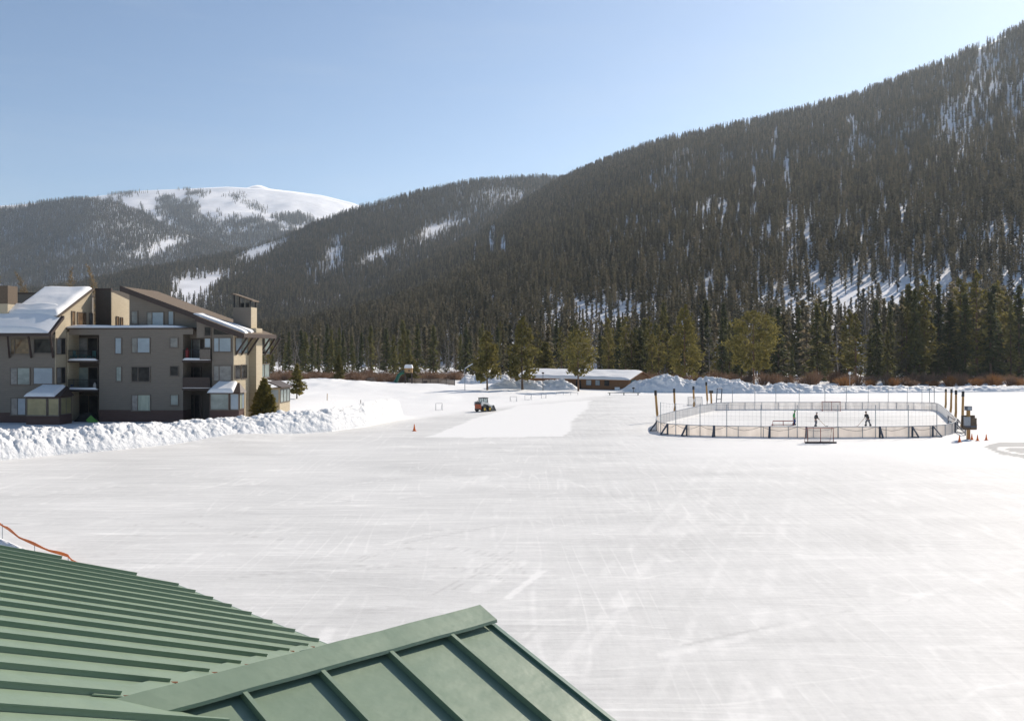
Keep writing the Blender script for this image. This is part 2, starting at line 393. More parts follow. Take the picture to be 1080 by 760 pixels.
def bare(rng, h, spread, nb, twigs, thick=1., crownbase=.15, up=.3, tw_w=1.):
    cr, tr = MB(), MB(); r0 = (.009*h+.03)*thick; n = 7
    ax = [Vector((rng.gauss(0, .004)*h*q, rng.gauss(0, .004)*h*q, h*q/n-(.25 if q == 0 else 0))) for q in range(n+1)]
    tr.tube(ax, [r0*(1-.88*q/n) for q in range(n+1)], 6); tr.t = [rng.random() for _ in tr.v]
    def tw(p, d, L, w, tn):
        e = p+d*L; s = d.cross(Vector((rng.gauss(0, 1), rng.gauss(0, 1), .3))).normalized()*w*tw_w
        cr.add([p-s, p+s, e+s*.3, e-s*.3], [(0, 1, 2, 3)], tn)
        return e
    for i in range(nb):
        t = crownbase+(1-crownbase)*(i+rng.random())/nb*.98
        q = t*n; k = min(int(q), n-1); p = ax[k].lerp(ax[k+1], q-k)
        az = rng.random()*2*PI; d = Vector((math.cos(az), math.sin(az), up+rng.gauss(0, .2))).normalized()
        L = spread*(1.05-t)*rng.uniform(.6, 1.25); tn = rng.random()
        mid = tw(p, d, L*.55, .028*thick*(1.3-t)+.012, tn)
        for _ in range(twigs):
            d2 = (d+Vector([rng.gauss(0, .45) for _ in range(3)])).normalized()
            tw(p.lerp(mid, rng.uniform(.3, 1)), d2, L*rng.uniform(.3, .6), .014*thick+.006, tn)
    return cr, tr
spruce_s = lambda t: (1-t)**.85*(.75+.25*min(1, t*8))
lodge_s = lambda t: (1-t)**.55*(.55+.45*min(1, t*3.5))
pine_s = lambda t: max(.05, (1-t)**.72)*1.12*(.5+.5*min(1, t*3.2))
round_s = lambda t: max(.08, math.sqrt(max(0, 1-(1.72*t-.70)**2)) if t > .41 else .45+.55*(t/.41)**.7)
def make_tree(name, label, cat, gen, mc, mt, crown='crown', group=None, loc=(0,0,0), rz=0., sc=(1,1,1)):
    t = thing(name, label, cat, loc, rz, group); t.scale = sc
    gen[1].build('trunk', mt, t, smooth=True); gen[0].build(crown, mc, t)
    return t
# ================================================================== MOUNTAINS
def resample(pts, n):
    pts = np.array(pts, float); d = np.r_[0, np.cumsum(np.hypot(np.diff(pts[:, 0]), np.diff(pts[:, 1])))]
    s = np.linspace(0, d[-1], n); return np.stack([np.interp(s, d, pts[:, k]) for k in range(pts.shape[1])], 1)
def mountain(name, crest, foot, ns, nt_, seed, amp, back=.55, tree_px=0, prof=1.12):
    """crest: (px, py, Y) of the skyline; foot: (px, Y, z)"""
    c = resample(crest, ns); f = resample(foot, ns)
    cy = c[:, 1]+tree_px*1000/c[:, 2]
    C = np.stack([(c[:, 0]-CX)/F*c[:, 2], c[:, 2], CAMZ-(cy-HY)/F*c[:, 2]], 1)
    Fp = np.stack([(f[:, 0]-CX)/F*f[:, 1], f[:, 1], f[:, 2]], 1)
    t = np.linspace(0, 1, nt_)[:, None, None]
    P = Fp[None]*(1-t)+C[None]*t
    P[:, :, 2] = Fp[None, :, 2]+(C[None, :, 2]-Fp[None, :, 2])*(t[:, :, 0]**prof)
    k = np.sin(np.clip(t[:, :, 0], 0, 1)*PI)**.8
    P[:, :, 2] += amp*k*(fbm(P[:, :, 0]/260+seed, P[:, :, 1]/420, seed, 4)-.5)*2
    B = []
    for q in (.12, .4, 1.0):                                   # the far side falls away behind the crest
        b = C.copy(); b[:, 1] += q*back*C[:, 2]*1.6+10; b[:, 0] += q*back*C[:, 2]*.3; b[:, 2] = C[:, 2]*(1-q*.98)-10*q; B.append(b[None])
    full = np.concatenate([P]+B, 0)
    o = grid_obj(name, full, M['mtn']); tag(o, kind='structure')
    return P
# near right-hand mountain: long wooded flank falling to the left
R1 = mountain('mountain_slope',
    [(1330,-120,1250),(1200,-38,1380),(1080,21,1500),(1000,58,1600),(900,97,1750),(800,122,1880),(700,143,2020),(640,163,2120),(590,186,2200),(545,213,2120),(500,245,1980),(450,274,1820),(400,300,1640),(350,322,1420),(300,340,1200),(240,352,980),(150,362,800)],
    [(1500,300,-1),(1250,310,-1),(1100,318,-1),(950,330,-1),(800,345,-1),(650,370,-1),(520,410,-1),(420,455,-1),(330,510,-1),(230,560,-1),(120,600,-1)], 150, 60, 3, 22, tree_px=13)
R2 = mountain('wooded_ridge',
    [(760,176,3300),(660,183,3300),(590,184,3250),(540,185,3200),(500,188,3150),(455,197,3050),(420,206,2980),(380,216,2900),(350,226,2850),(300,246,2750),(250,262,2600),(200,273,2450),(150,282,2300),(100,293,2200),(50,302,2100),(0,308,2000),(-120,318,1900)],
    [(900,1700,0),(600,1500,0),(420,1300,0),(300,1150,0),(200,1050,0),(100,1000,0),(0,960,0),(-200,900,0)], 130, 45, 7, 26, tree_px=13)
R3 = mountain('wooded_foothill',
    [(-260,236,4700),(-120,226,4700),(0,218,4700),(40,212,4700),(70,208,4700),(95,207,4700),(120,211,4700),(145,220,4700),(165,232,4650),(200,246,4500),(260,262,4300),(320,276,4100),(400,300,4000)],
    [(-300,2700,0),(0,2600,0),(200,2500,0),(400,2400,0)], 110, 36, 13, 40, tree_px=12)
R4 = mountain('snow_mountain',
    [(-200,226,6900),(-60,220,6900),(20,216,6900),(70,211,6900),(110,206,6900),(150,201,6900),(200,199,6900),(240,197,6900),(275,199,6900),(310,203,6900),(340,208,6900),(365,215,6900),(420,236,6900),(520,280,6900)],
    [(-300,4750,500),(0,4750,500),(300,4750,500),(560,4750,400)], 170, 50, 19, 40, tree_px=0, prof=.85, back=.1)
R5 = mountain('snow_peak',
    [(180,216,7700),(235,202,7700),(258,199,7700),(268,195.5,7700),(274,195,7700),(284,199,7700),(310,202,7700),(340,206,7700),(372,214,7700),(400,224,7700),(460,245,7700)],
    [(100,6500,800),(300,6500,800),(520,6500,750)], 60, 20, 23, 20, prof=.85, back=.05)

# ------------------------------------------------------------------ where trees stand
def scatter(P, spacing, seed, hmul, snowfn, pxr=(-140, 1230), zmin=-2):
    rs = np.random.RandomState(seed)
    a, b_, c_, d = P[:-1, :-1], P[:-1, 1:], P[1:, 1:], P[1:, :-1]
    area = np.linalg.norm(np.cross(c_-a, d-b_), axis=2)/2
    n = rs.poisson(area/spacing**2)
    ii, jj = np.nonzero(n); rep = n[ii, jj]
    I, J = np.repeat(ii, rep), np.repeat(jj, rep); s, t = rs.rand(len(I))[:, None], rs.rand(len(I))[:, None]
    Q = a[I, J]*(1-s)*(1-t)+b_[I, J]*s*(1-t)+c_[I, J]*s*t+d[I, J]*(1-s)*t
    px = CX+F*Q[:, 0]/Q[:, 1]; py = HY-F*(Q[:, 2]-CAMZ)/Q[:, 1]
    pr = snowfn(px, py)
    k = (px > pxr[0]) & (px < pxr[1]) & (rs.rand(len(px)) > pr) & (Q[:, 2] > zmin) & (py > -260)
    Q = Q[k]; m_ = len(Q)
    h = (.44+.40*rs.rand(m_)+.30*(fbm(px[k]*.03, py[k]*.04, seed+80, 3)))*hmul
    h *= np.where(rs.rand(m_) < .10, .55, 1)
    kk = np.clip((fbm(px[k]*.022, py[k]*.03, seed+60, 3)-.5)*2.2+.5, 0, 1)
    return Q, h, rs.rand(m_)*2*PI, np.clip(.55*rs.rand(m_)+.45*kk, 0, .9999), px[k], py[k]
def blob(px, py, cx, cy, rx, ry, ang=0., n=0.):
    a = R(ang); x, y = px-cx, py-cy
    u, v = x*math.cos(a)+y*math.sin(a), -x*math.sin(a)+y*math.cos(a)
    return np.clip(1.35-np.hypot(u/rx, v/ry)+n, 0, 1)
def snow1(px, py):
    n = fbm(px*.05, py*.016, 41, 3)-.5; n2 = fbm(px*.16, py*.035, 43, 3)-.5; n3 = fbm(px*.012, py*.012, 45, 3)-.5
    p = np.clip((n*1.2+n2*2.1+n3*1.4-.47)*2.2, 0, .85)*.95 + .05
    for (cx, cy, rx, ry, an, st) in ((1040,75,28,66,10,.78),(1010,125,32,64,5,.66),(1070,95,16,50,5,.6),(985,90,20,40,10,.6),(1065,130,24,40,0,.5),(700,190,20,40,5,.62),(730,155,24,22,0,.55),(820,175,30,30,5,.35),(940,120,30,50,5,.45),(665,240,14,30,12,.35),(900,140,20,40,0,.4),(960,185,24,40,0,.32),(1060,230,22,40,0,.3)):
        p = np.maximum(p, blob(px, py, cx, cy, rx, ry, an, n2*1.8)*st)
    for (cx, cy, rx, ry, an, st) in ((905,318,88,25,-2,.97),(985,308,46,18,0,.85),(838,320,30,20,0,.85),(615,337,60,20,3,.95),(668,334,34,16,0,.85),(1078,330,34,40,0,.6)):
        p = np.maximum(p, blob(px, py, cx, cy, rx, ry, an, n2*1.1)*st)
    return p
def snow2(px, py):
    n = fbm(px*.06, py*.03, 51, 3)-.5; n2 = fbm(px*.2, py*.07, 53, 3)-.5
    p = np.clip((n*1.5+n2*1.6-.52)*2.2, 0, .8)*.45
    for (cx, cy, rx, ry, an, st) in ((203,305,38,27,-8,1),(224,297,28,15,-30,1),(272,267,34,11,-22,1),(300,254,14,6,-20,.8),(172,261,40,8,-16,1),(185,269,24,5,-20,1),(352,272,15,28,22,.92),(398,271,38,8,-24,.95),(340,290,22,10,30,.5),(462,243,46,9,-24,.95),(490,226,34,8,-22,.6),(525,207,42,13,0,.68),(400,222,26,6,-10,.5),(330,297,8,16,0,.5),(320,240,10,5,-20,.4)):
        p = np.maximum(p, blob(px, py, cx, cy, rx, ry, an, n2*(.35 if st > .9 else 1.))*st)
    return p
def snow3(px, py):
    n = fbm(px*.09, py*.05, 61, 3)-.5; n2 = fbm(px*.25, py*.1, 63, 3)-.5
    p = np.clip((n*1.5+n2*1.8-.52)*2.0, 0, .8)*.25
    for (cx, cy, rx, ry, an, st) in ((15,217,26,4,0,.6),(175,259,40,8,-16,1)):
        p = np.maximum(p, blob(px, py, cx, cy, rx, ry, an, n2)*st)
    return p
def snow4(px, py):
    n2 = fbm(px*.12, py*.12, 73, 3)-.5
    wood = np.zeros_like(px)
    for (cx, cy, rx, ry, an, st) in ((190,226,22,20,10,1),(215,238,40,12,5,1),(260,238,56,9,3,1),(305,232,22,6,0,1),(150,236,40,12,30,1),(175,212,14,7,0,.5),(262,216,22,4,18,.32),(245,207,16,3,0,.2),(130,204,20,4,0,.25),(205,206,18,5,0,.25)):
        wood = np.maximum(wood, blob(px, py, cx, cy, rx, ry, an, n2*1.6-.2)*st)
    wood = np.where(py > 246, 1, wood)
    return 1-wood*.92
# ================================================================== VALLEY TREES (individuals)
rng = random.Random(11)
def ZONE(px): return 'right' if px > 645 else 'left'
KINDS = [
    ('spruce_tree', 'spruce', M['spruce'], M['bark'], lambda r: conifer(r, 20, 3.3, 1.2, 120, 6, .34, spruce_s, 1.05)),
    ('spruce_tree', 'spruce', M['spruce'], M['bark'], lambda r: conifer(r, 20, 2.7, .8, 120, 6, .42, spruce_s, .95)),
    ('spruce_tree', 'spruce', M['spruce'], M['bark'], lambda r: conifer(r, 20, 3.9, .6, 130, 6, .30, spruce_s, 1.1)),
    ('lodgepole_pine', 'pine tree', M['pine'], M['bark_pine'], lambda r: conifer(r, 20, 3.1, 3.5, 75, 12, .12, lodge_s, .85, .45, (.9, .42), .22)),
    ('lodgepole_pine', 'pine tree', M['pine'], M['bark_pine'], lambda r: conifer(r, 20, 2.7, 5.0, 62, 12, .10, lodge_s, .85, .5, (.9, .42), .24)),
    ('dead_tree', 'dead tree', M['deadwood'], M['deadwood'], lambda r: bare(r, 18, 3.0, 75, 5, 1.0, .12, .05)),
    ('dead_tree', 'dead tree', M['deadwood'], M['deadwood'], lambda r: bare(r, 18, 2.2, 60, 5, .9, .2, .1)),
    # slighter ones for the back of the stand; the wood on the slopes repeats them
    ('lodgepole_pine', 'pine tree', M['forest'], M['bark'], lambda r: conifer(r, 17, 2.3, 2.2, 62, 4, .22, lodge_s, 1.15)),
    ('lodgepole_pine', 'pine tree', M['forest'], M['bark'], lambda r: conifer(r, 17, 1.9, 3.5, 56, 4, .18, lodge_s, 1.1)),
    ('spruce_tree', 'spruce', M['forest'], M['bark'], lambda r: conifer(r, 17, 2.7, .8, 70, 4, .36, spruce_s, 1.2)),
    ('spruce_tree', 'spruce', M['forest'], M['bark'], lambda r: conifer(r, 17, 2.2, 1.0, 64, 4, .40, spruce_s, 1.1)),
    ('dead_tree', 'dead tree', M['deadwood'], M['deadwood'], lambda r: bare(r, 15, 1.9, 34, 3, 1.5, .2, .0)),
]
TXT = {
 ('right', 0): 'dark drooping spruce in the conifer row behind the right snow berm', ('right', 1): 'slender dark spruce in the conifer row behind the right snow berm', ('right', 2): 'broad based dark spruce in the conifer row behind the right snow berm',
 ('right', 3): 'olive green pine with full crown among conifers behind the right snow berm', ('right', 4): 'tall olive pine with bare lower trunk behind the right snow berm',
 ('right', 5): 'grey leafless tree with wide twiggy branches among conifers behind the rink', ('right', 6): 'narrow grey leafless tree among conifers behind the rink',
 ('right', 7): 'brownish pine at the back of the conifers under the right mountain', ('right', 8): 'thin brownish pine at the back of the conifers under the right mountain',
 ('right', 9): 'brownish spruce at the back of the conifers under the right mountain', ('right', 10): 'thin brownish spruce at the back of the conifers under the right mountain', ('right', 11): 'small grey snag at the back of the conifers under the right mountain',
 ('left', 0): 'dark drooping spruce in the wood behind the brown willow thicket', ('left', 1): 'slender dark spruce in the wood behind the brown willow thicket', ('left', 2): 'broad based dark spruce in the wood behind the brown willow thicket',
 ('left', 3): 'olive green pine with full crown behind the willow thicket and lodge', ('left', 4): 'tall olive pine with bare lower trunk behind the willow thicket and lodge',
 ('left', 5): 'grey leafless tree with wide twiggy branches behind the willow thicket', ('left', 6): 'narrow grey leafless tree behind the willow thicket',
 ('left', 7): 'brownish pine at the back of the wood beyond the playground', ('left', 8): 'thin brownish pine at the back of the wood beyond the playground',
 ('left', 9): 'brownish spruce at the back of the wood beyond the playground', ('left', 10): 'thin brownish spruce at the back of the wood beyond the playground', ('left', 11): 'small grey snag at the back of the wood beyond the playground',
}
PROTO = {}
def plant(k, x, y, h, px, fat=1.):
    nm_, cat, mc, mt, gen = KINDS[k]
    base_h = {0:20,1:20,2:20,3:20,4:20,5:18,6:18,7:17,8:17,9:17,10:17,11:15}[k]
    s = h/base_h; sw = s*fat*rng.uniform(.9, 1.12); z = gz(x, y)-.1 if y < 455 else -.6
    lab, grp = TXT[(ZONE(px), k)], ('conifers along the right edge of the snow field' if ZONE(px) == 'right' else 'trees along the far edge of the snow field')
    if k not in PROTO:
        PROTO[k] = make_tree(nm_, lab, cat, gen(random.Random(100+k)), mc, mt, 'crown', grp, (x, y, z), rng.random()*6.28, (sw, sw, s))
        return PROTO[k]
    return dup(PROTO[k], (x, y, z), rng.random()*6.28, (sw, sw, s), lab, cat, grp)
TOPR = ([640,700,760,800,850,900,940,960,975,1000,1020,1050,1080,1120], [338,330,322,330,318,318,312,300,312,305,296,302,316,310])
TOPL = ([270,300,340,380,420,460,500,540,580,620,660], [358,352,342,346,338,344,346,332,334,336,338])
cnt = 0
spots = []
for i in range(185):                                          # right-hand stand
    px = 640+(i+rng.random())/185*475; row = rng.random()
    spots.append((px, 236+row*72, row, TOPR))
for i in range(125):                                          # left and middle stand
    px = 272+(i+rng.random())/125*400; row = rng.random()
    spots.append((px, (262 if px > 520 else 282)+row*110, row, TOPL))
for (px, Y, row, T) in spots:
    top = np.interp(px, *T)
    zt = CAMZ-(top-HY)/F*Y
    h = zt*rng.choice([rng.uniform(.3, .75), rng.uniform(.75, 1.04), rng.uniform(.75, 1.04)])
    if row > .72: k = rng.choice([7, 8, 9, 10, 9, 11])
    elif px < 500: k = rng.choice([0, 1, 2, 5, 6, 1, 3, 5])
    else: k = rng.choice([0, 1, 1, 3, 4, 3, 10, 1, 5, 6, 4, 9])
    plant(k, (px-CX)/F*Y, Y, min(h, 29), px, fat=rng.uniform(.85, 1.15))
for (px, top, Y, k) in ((975,290,242,3),(1012,294,246,3),(1030,286,240,4),(958,300,246,0),(1018,310,238,2),(1052,296,250,4),(1075,300,244,0),(862,322,240,2),(700,318,275,1),(745,316,280,1),(655,350,262,0),(642,346,268,3),(675,345,240,2),(688,352,236,3),(990,300,262,1)):
    plant(k, (px-CX)/F*Y, Y, CAMZ-(top-HY)/F*Y, px)
for k in range(12):
    if k not in PROTO: plant(k, (430-CX)/F*400, 400, 15, 430)

def bushy(r, h):
    c, t = conifer(r, h, 1.15, .05, 240, 10, -.25, lambda t: max(.06, (1-t)**.6), .36, .3)
    for (dx, dy, k) in ((-.75, .2, .72), (.8, -.1, .66), (.35, .5, .86), (-.3, -.4, .8)):
        c2, _ = conifer(r, h*k, .85, .05, 150, 9, -.25, lambda t: max(.06, (1-t)**.6), .33, .3)
        c.add([(v[0]+dx, v[1]+dy, v[2]) for v in c2.v], c2.f, .5); c.t[-len(c2.v):] = c2.t
    return c, t
# single pines that stand in front of the rest
def pine_at(name, label, px, top, base_py, Y, gen_, mc, mt, seed, z=None, cat='pine tree'):
    x = (px-CX)/F*Y; z = gz(x, Y)-.1 if z is None else z
    h = CAMZ-(top-HY)/F*Y-z
    return make_tree(name, label, cat, gen_(random.Random(seed), h), mc, mt, loc=(x, Y, z))
pine_at('pine_tree', 'broad round crowned olive pine, the widest, standing behind the hockey rink', 795, 328, 402, 208, lambda r, h: conifer(r, h, 5.7, 4.2, 165, 36, -.03, round_s, .58, .38, (.95, .30), .12), M['pine'], M['bark_pine'], 1)
pine_at('pine_tree', 'dense conical olive pine rising behind the tall snow berm left of the rink', 722, 321, 398, 206, lambda r, h: conifer(r, h, 4.1, 3.2, 150, 30, .06, pine_s, .58, .36, (.95, .30), .14), M['pine'], M['bark_pine'], 2)
pine_at('pine_tree', 'tall dark pine with thick trunk just left of the brown lodge', 551, 334, 409, 196, lambda r, h: conifer(r, h, 3.8, 2.6, 120, 30, .12, pine_s, .56, .4, (.9, .42), .16), M['pine'], M['bark'], 3)
pine_at('pine_tree', 'shorter bushy pine standing left of the tall dark pine', 514, 349, 408, 198, lambda r, h: conifer(r, h, 3.7, 2.4, 105, 30, .08, pine_s, .56, .4, (.9, .42), .16), M['pine'], M['bark'], 4)
pine_at('pine_tree', 'open crowned pine in front of the brown lodge roof', 610, 348, 410, 192, lambda r, h: conifer(r, h, 3.3, 3.4, 75, 28, .05, round_s, .52, .5, (.9, .42), .17), M['pine'], M['bark_pine'], 5)
pine_at('pine_tree', 'low olive pine behind the left end of the lodge roof', 575, 361, 402, 226, lambda r, h: conifer(r, h, 3.6, 1.4, 150, 9, .1, pine_s, .9, .35), M['pine'], M['bark'], 6)
pine_at('pine_tree', 'small yellowish pine behind the playground tower', 433, 376, 397, 236, lambda r, h: conifer(r, h, 2.4, .8, 110, 8, .1, round_s, .7, .35), M['pine'], M['bark'], 7)
pine_at('pine_tree', 'small conical green pine at the front of the willow thicket', 357, 373, 394, 232, lambda r, h: conifer(r, h, 1.75, .4, 120, 8, .22, spruce_s, .6, .3), M['pine'], M['bark'], 8)
pine_at('young_fir', 'lone young fir with open branches on the snow right of the apartments', 313, 384, 424, 150, lambda r, h: conifer(r, h, 2.0, 1.1, 75, 14, .22, spruce_s, .5, .45, (1, .34)), M['pine'], M['bark'], 9, cat='fir tree')
pine_at('evergreen_shrub', 'dense upright evergreen bush against the end of the apartment building', 278.5, 399, 440, 98.5, lambda r, h: bushy(r, h), M['pine'], M['bark'], 10, cat='shrub')
# bare aspens behind the apartments
for i, (px, top, lab) in enumerate(((20, 284, 'pale leafless aspen behind the chimney at the left edge'), (74, 279, 'pale leafless aspen above the snowy shed roof, left of a pair'), (96, 277, 'pale leafless aspen above the snowy shed roof, right of a pair'), (2, 290, 'pale leafless aspen cut by the left edge of the view'))):
    Y = 132+i*3; x = (px-CX)/F*Y
    make_tree('aspen_tree', lab, 'aspen', bare(random.Random(40+i), CAMZ-(top-HY)/F*Y-.5, 4.2, 150, 7, 1.0, .3, .75, 2.4), M['aspen'], M['aspen'], 'crown', 'bare aspens behind the apartments', (x, Y, .4))
# willows
def willow(seed, n, h, spread):
    r = random.Random(seed); b_ = MB()
    for i in range(n):
        az = r.random()*2*PI; rr = spread*r.random()**.6; base = Vector((math.cos(az)*rr*.35, math.sin(az)*rr*.35, 0))
        tip = Vector((math.cos(az)*rr, math.sin(az)*rr, h*r.uniform(.55, 1)*(1-.35*(rr/spread)**2)))
        mid = base.lerp(tip, .55)+Vector((0, 0, .12*h)); s = Vector((-math.sin(az+r.gauss(0, .8)), math.cos(az+r.gauss(0, .8)), 0))*.022*r.uniform(.6, 1.4); tn = r.random()
        b_.add([base-s, base+s, mid+s, mid-s, tip], [(0, 1, 2, 3), (3, 2, 4)], tn)
        for q in range(4):
            o_ = mid.lerp(tip, r.random()); e = o_+Vector((r.gauss(0, .3), r.gauss(0, .3), r.uniform(.15, .6)))*h*.3; s2 = s*.8
            b_.add([o_-s2, o_+s2, e], [(0, 1, 2)], tn)
    return b_
wp = [willow(70+i, 260, 2.0, 1.9) for i in range(3)]
wm = [w_.build('willow_shrub', M['willow']) for w_ in wp]
wo = [willow(80+i, 260, 2.0, 1.9).build('willow_shrub', M['willow_orange']) for i in range(2)]
used = set()
def put_willow(src, px, Y, h, wdt, lab, grp):
    o = src if src.name not in used else src.copy()
    if o is not src: COL.objects.link(o)
    used.add(src.name); x = (px-CX)/F*Y
    o.location = (x, Y, gz(x, Y)-.05); o.scale = (wdt/1.9, wdt/1.9, h/2); o.rotation_euler = (0, 0, rng.random()*6)
    tag(o, lab, 'shrub', grp)
for i in range(46):
    px = 284+(i+rng.random())*4.4; Y = rng.uniform(236, 268)
    front = Y < 250
    put_willow(wm[i % 3], px, Y, rng.uniform(2.0, 3.4), rng.uniform(2.0, 3.2), 'brown leafless willow at the front of the thicket left of the playground' if front else 'brown leafless willow at the back of the thicket left of the playground', 'brown willow thicket')
for i in range(44):
    put_willow(wm[i % 3], 640+i*10.2+rng.uniform(-6, 6), rng.uniform(216, 232), rng.uniform(2.2, 3.6), rng.uniform(2, 3), 'greyish brown willow in the gap between pines and snow berm', 'brown willows behind the snow berms')
for i, (px, h, wd, lab) in enumerate(((890,2.4,3.0,'orange willow mound beneath the globe lamp behind the rink'),(918,1.8,2.2,'orange brown willow right of the mound under the globe lamp'),(942,2.2,2.0,'orange willow behind the middle of the rink far boards'),(962,1.8,2.4,'pinkish brown low willow behind the right end of the rink'),(1002,2.6,2.6,'orange willow behind the four leaning timber posts'),(1030,2.2,2.6,'low orange willow right of the leaning timber posts'),(1048,3.0,2.8,'tall orange willow near the right edge'),(1072,2.2,2.4,'low orange willow at the right edge'),(985,1.6,2.4,'small brown willow just left of the leaning timber posts'))):
    put_willow(wo[i % 2] if i != 3 else wm[0], px, 216, h, wd, lab, 'orange willows behind the right snow berm')

# ================================================================== THE WOODS ON THE SLOPES (one mass each)
def kidobj(root): return list(root.children)
def forest(name, data, kinds_w, label, grow=1.):
    Q, h, rot, rnd, px, py = data
    me = bpy.data.meshes.new(name); me.vertices.add(len(Q)); me.vertices.foreach_set('co', (Q-np.array([0, 0, .4])).reshape(-1).astype(np.float32))
    ks = [k for k, _ in kinds_w]; cw = np.cumsum([w_ for _, w_ in kinds_w]); cw = cw/cw[-1]
    idx = np.minimum(np.searchsorted(cw, rnd), len(ks)-1)
    rs = np.random.RandomState(len(Q))
    for n_, arr, ty in (('sz', h*grow, 'FLOAT'), ('sw', h*grow*(.72+.4*rs.rand(len(Q))), 'FLOAT'), ('rz', rot, 'FLOAT'), ('kind_index', idx, 'INT')):
        a = me.attributes.new(n_, ty, 'POINT'); a.data.foreach_set('value', arr.astype(np.int32 if ty == 'INT' else np.float32))
    o = bpy.data.objects.new(name, me); COL.objects.link(o); tag(o, label, 'forest', kind='stuff')
    ng = bpy.data.node_groups.new(name, 'GeometryNodeTree')
    ng.interface.new_socket('Geometry', in_out='INPUT', socket_type='NodeSocketGeometry'); ng.interface.new_socket('Geometry', in_out='OUTPUT', socket_type='NodeSocketGeometry')
    gi, go = ng.nodes.new('NodeGroupInput'), ng.nodes.new('NodeGroupOutput')
    ji = ng.nodes.new('GeometryNodeJoinGeometry')
    for k in reversed(ks):
        jk = ng.nodes.new('GeometryNodeJoinGeometry')
        for ch in kidobj(PROTO[k]):
            oi = ng.nodes.new('GeometryNodeObjectInfo'); oi.transform_space = 'ORIGINAL'; oi.inputs['Object'].default_value = ch; oi.inputs['As Instance'].default_value = False
            ng.links.new(oi.outputs['Geometry'], jk.inputs[0])
        g2i = ng.nodes.new('GeometryNodeGeometryToInstance'); ng.links.new(jk.outputs[0], g2i.inputs[0]); ng.links.new(g2i.outputs[0], ji.inputs[0])
    ip = ng.nodes.new('GeometryNodeInstanceOnPoints'); ip.inputs['Pick Instance'].default_value = True
    ng.links.new(gi.outputs[0], ip.inputs['Points']); ng.links.new(ji.outputs[0], ip.inputs['Instance'])
    def at_(n_, ty='FLOAT'):
        a = ng.nodes.new('GeometryNodeInputNamedAttribute'); a.data_type = ty; a.inputs['Name'].default_value = n_; return a.outputs['Attribute']
    ng.links.new(at_('kind_index', 'INT'), ip.inputs['Instance Index'])
    cr = ng.nodes.new('ShaderNodeCombineXYZ'); ng.links.new(at_('rz'), cr.inputs['Z']); ng.links.new(cr.outputs[0], ip.inputs['Rotation'])
    cs = ng.nodes.new('ShaderNodeCombineXYZ'); sw = at_('sw'); ng.links.new(sw, cs.inputs['X']); ng.links.new(sw, cs.inputs['Y']); ng.links.new(at_('sz'), cs.inputs['Z']); ng.links.new(cs.outputs[0], ip.inputs['Scale'])
    ng.links.new(ip.outputs[0], go.inputs[0])
    md = o.modifiers.new('trees', 'NODES'); md.node_group = ng
    print(name, len(Q))
    return o
forest('mountain_forest', scatter(R1, 4.9, 1, 1.0, snow1), [(7, 4), (8, 4), (9, 2.5), (10, 3), (11, .8)], 'dense brown green conifer forest covering the near right mountainside')
forest('ridge_forest', scatter(R2, 5.4, 2, 1.22, snow2, (-120, 720)), [(7, 3), (8, 3), (9, 3), (10, 3), (11, .3)], 'dark conifer forest with ski runs on the middle ridge')
forest('foothill_forest', scatter(R3, 7.0, 3, 1.4, snow3, (-120, 420)), [(9, 2), (10, 2), (7, 1)], 'bluish conifer forest on the far left hill')
forest('alpine_forest', scatter(R4, 8.0, 4, 1.45, snow4, (-120, 460)), [(9, 2), (10, 1)], 'sparse dark conifers below the white summit', 1.1)
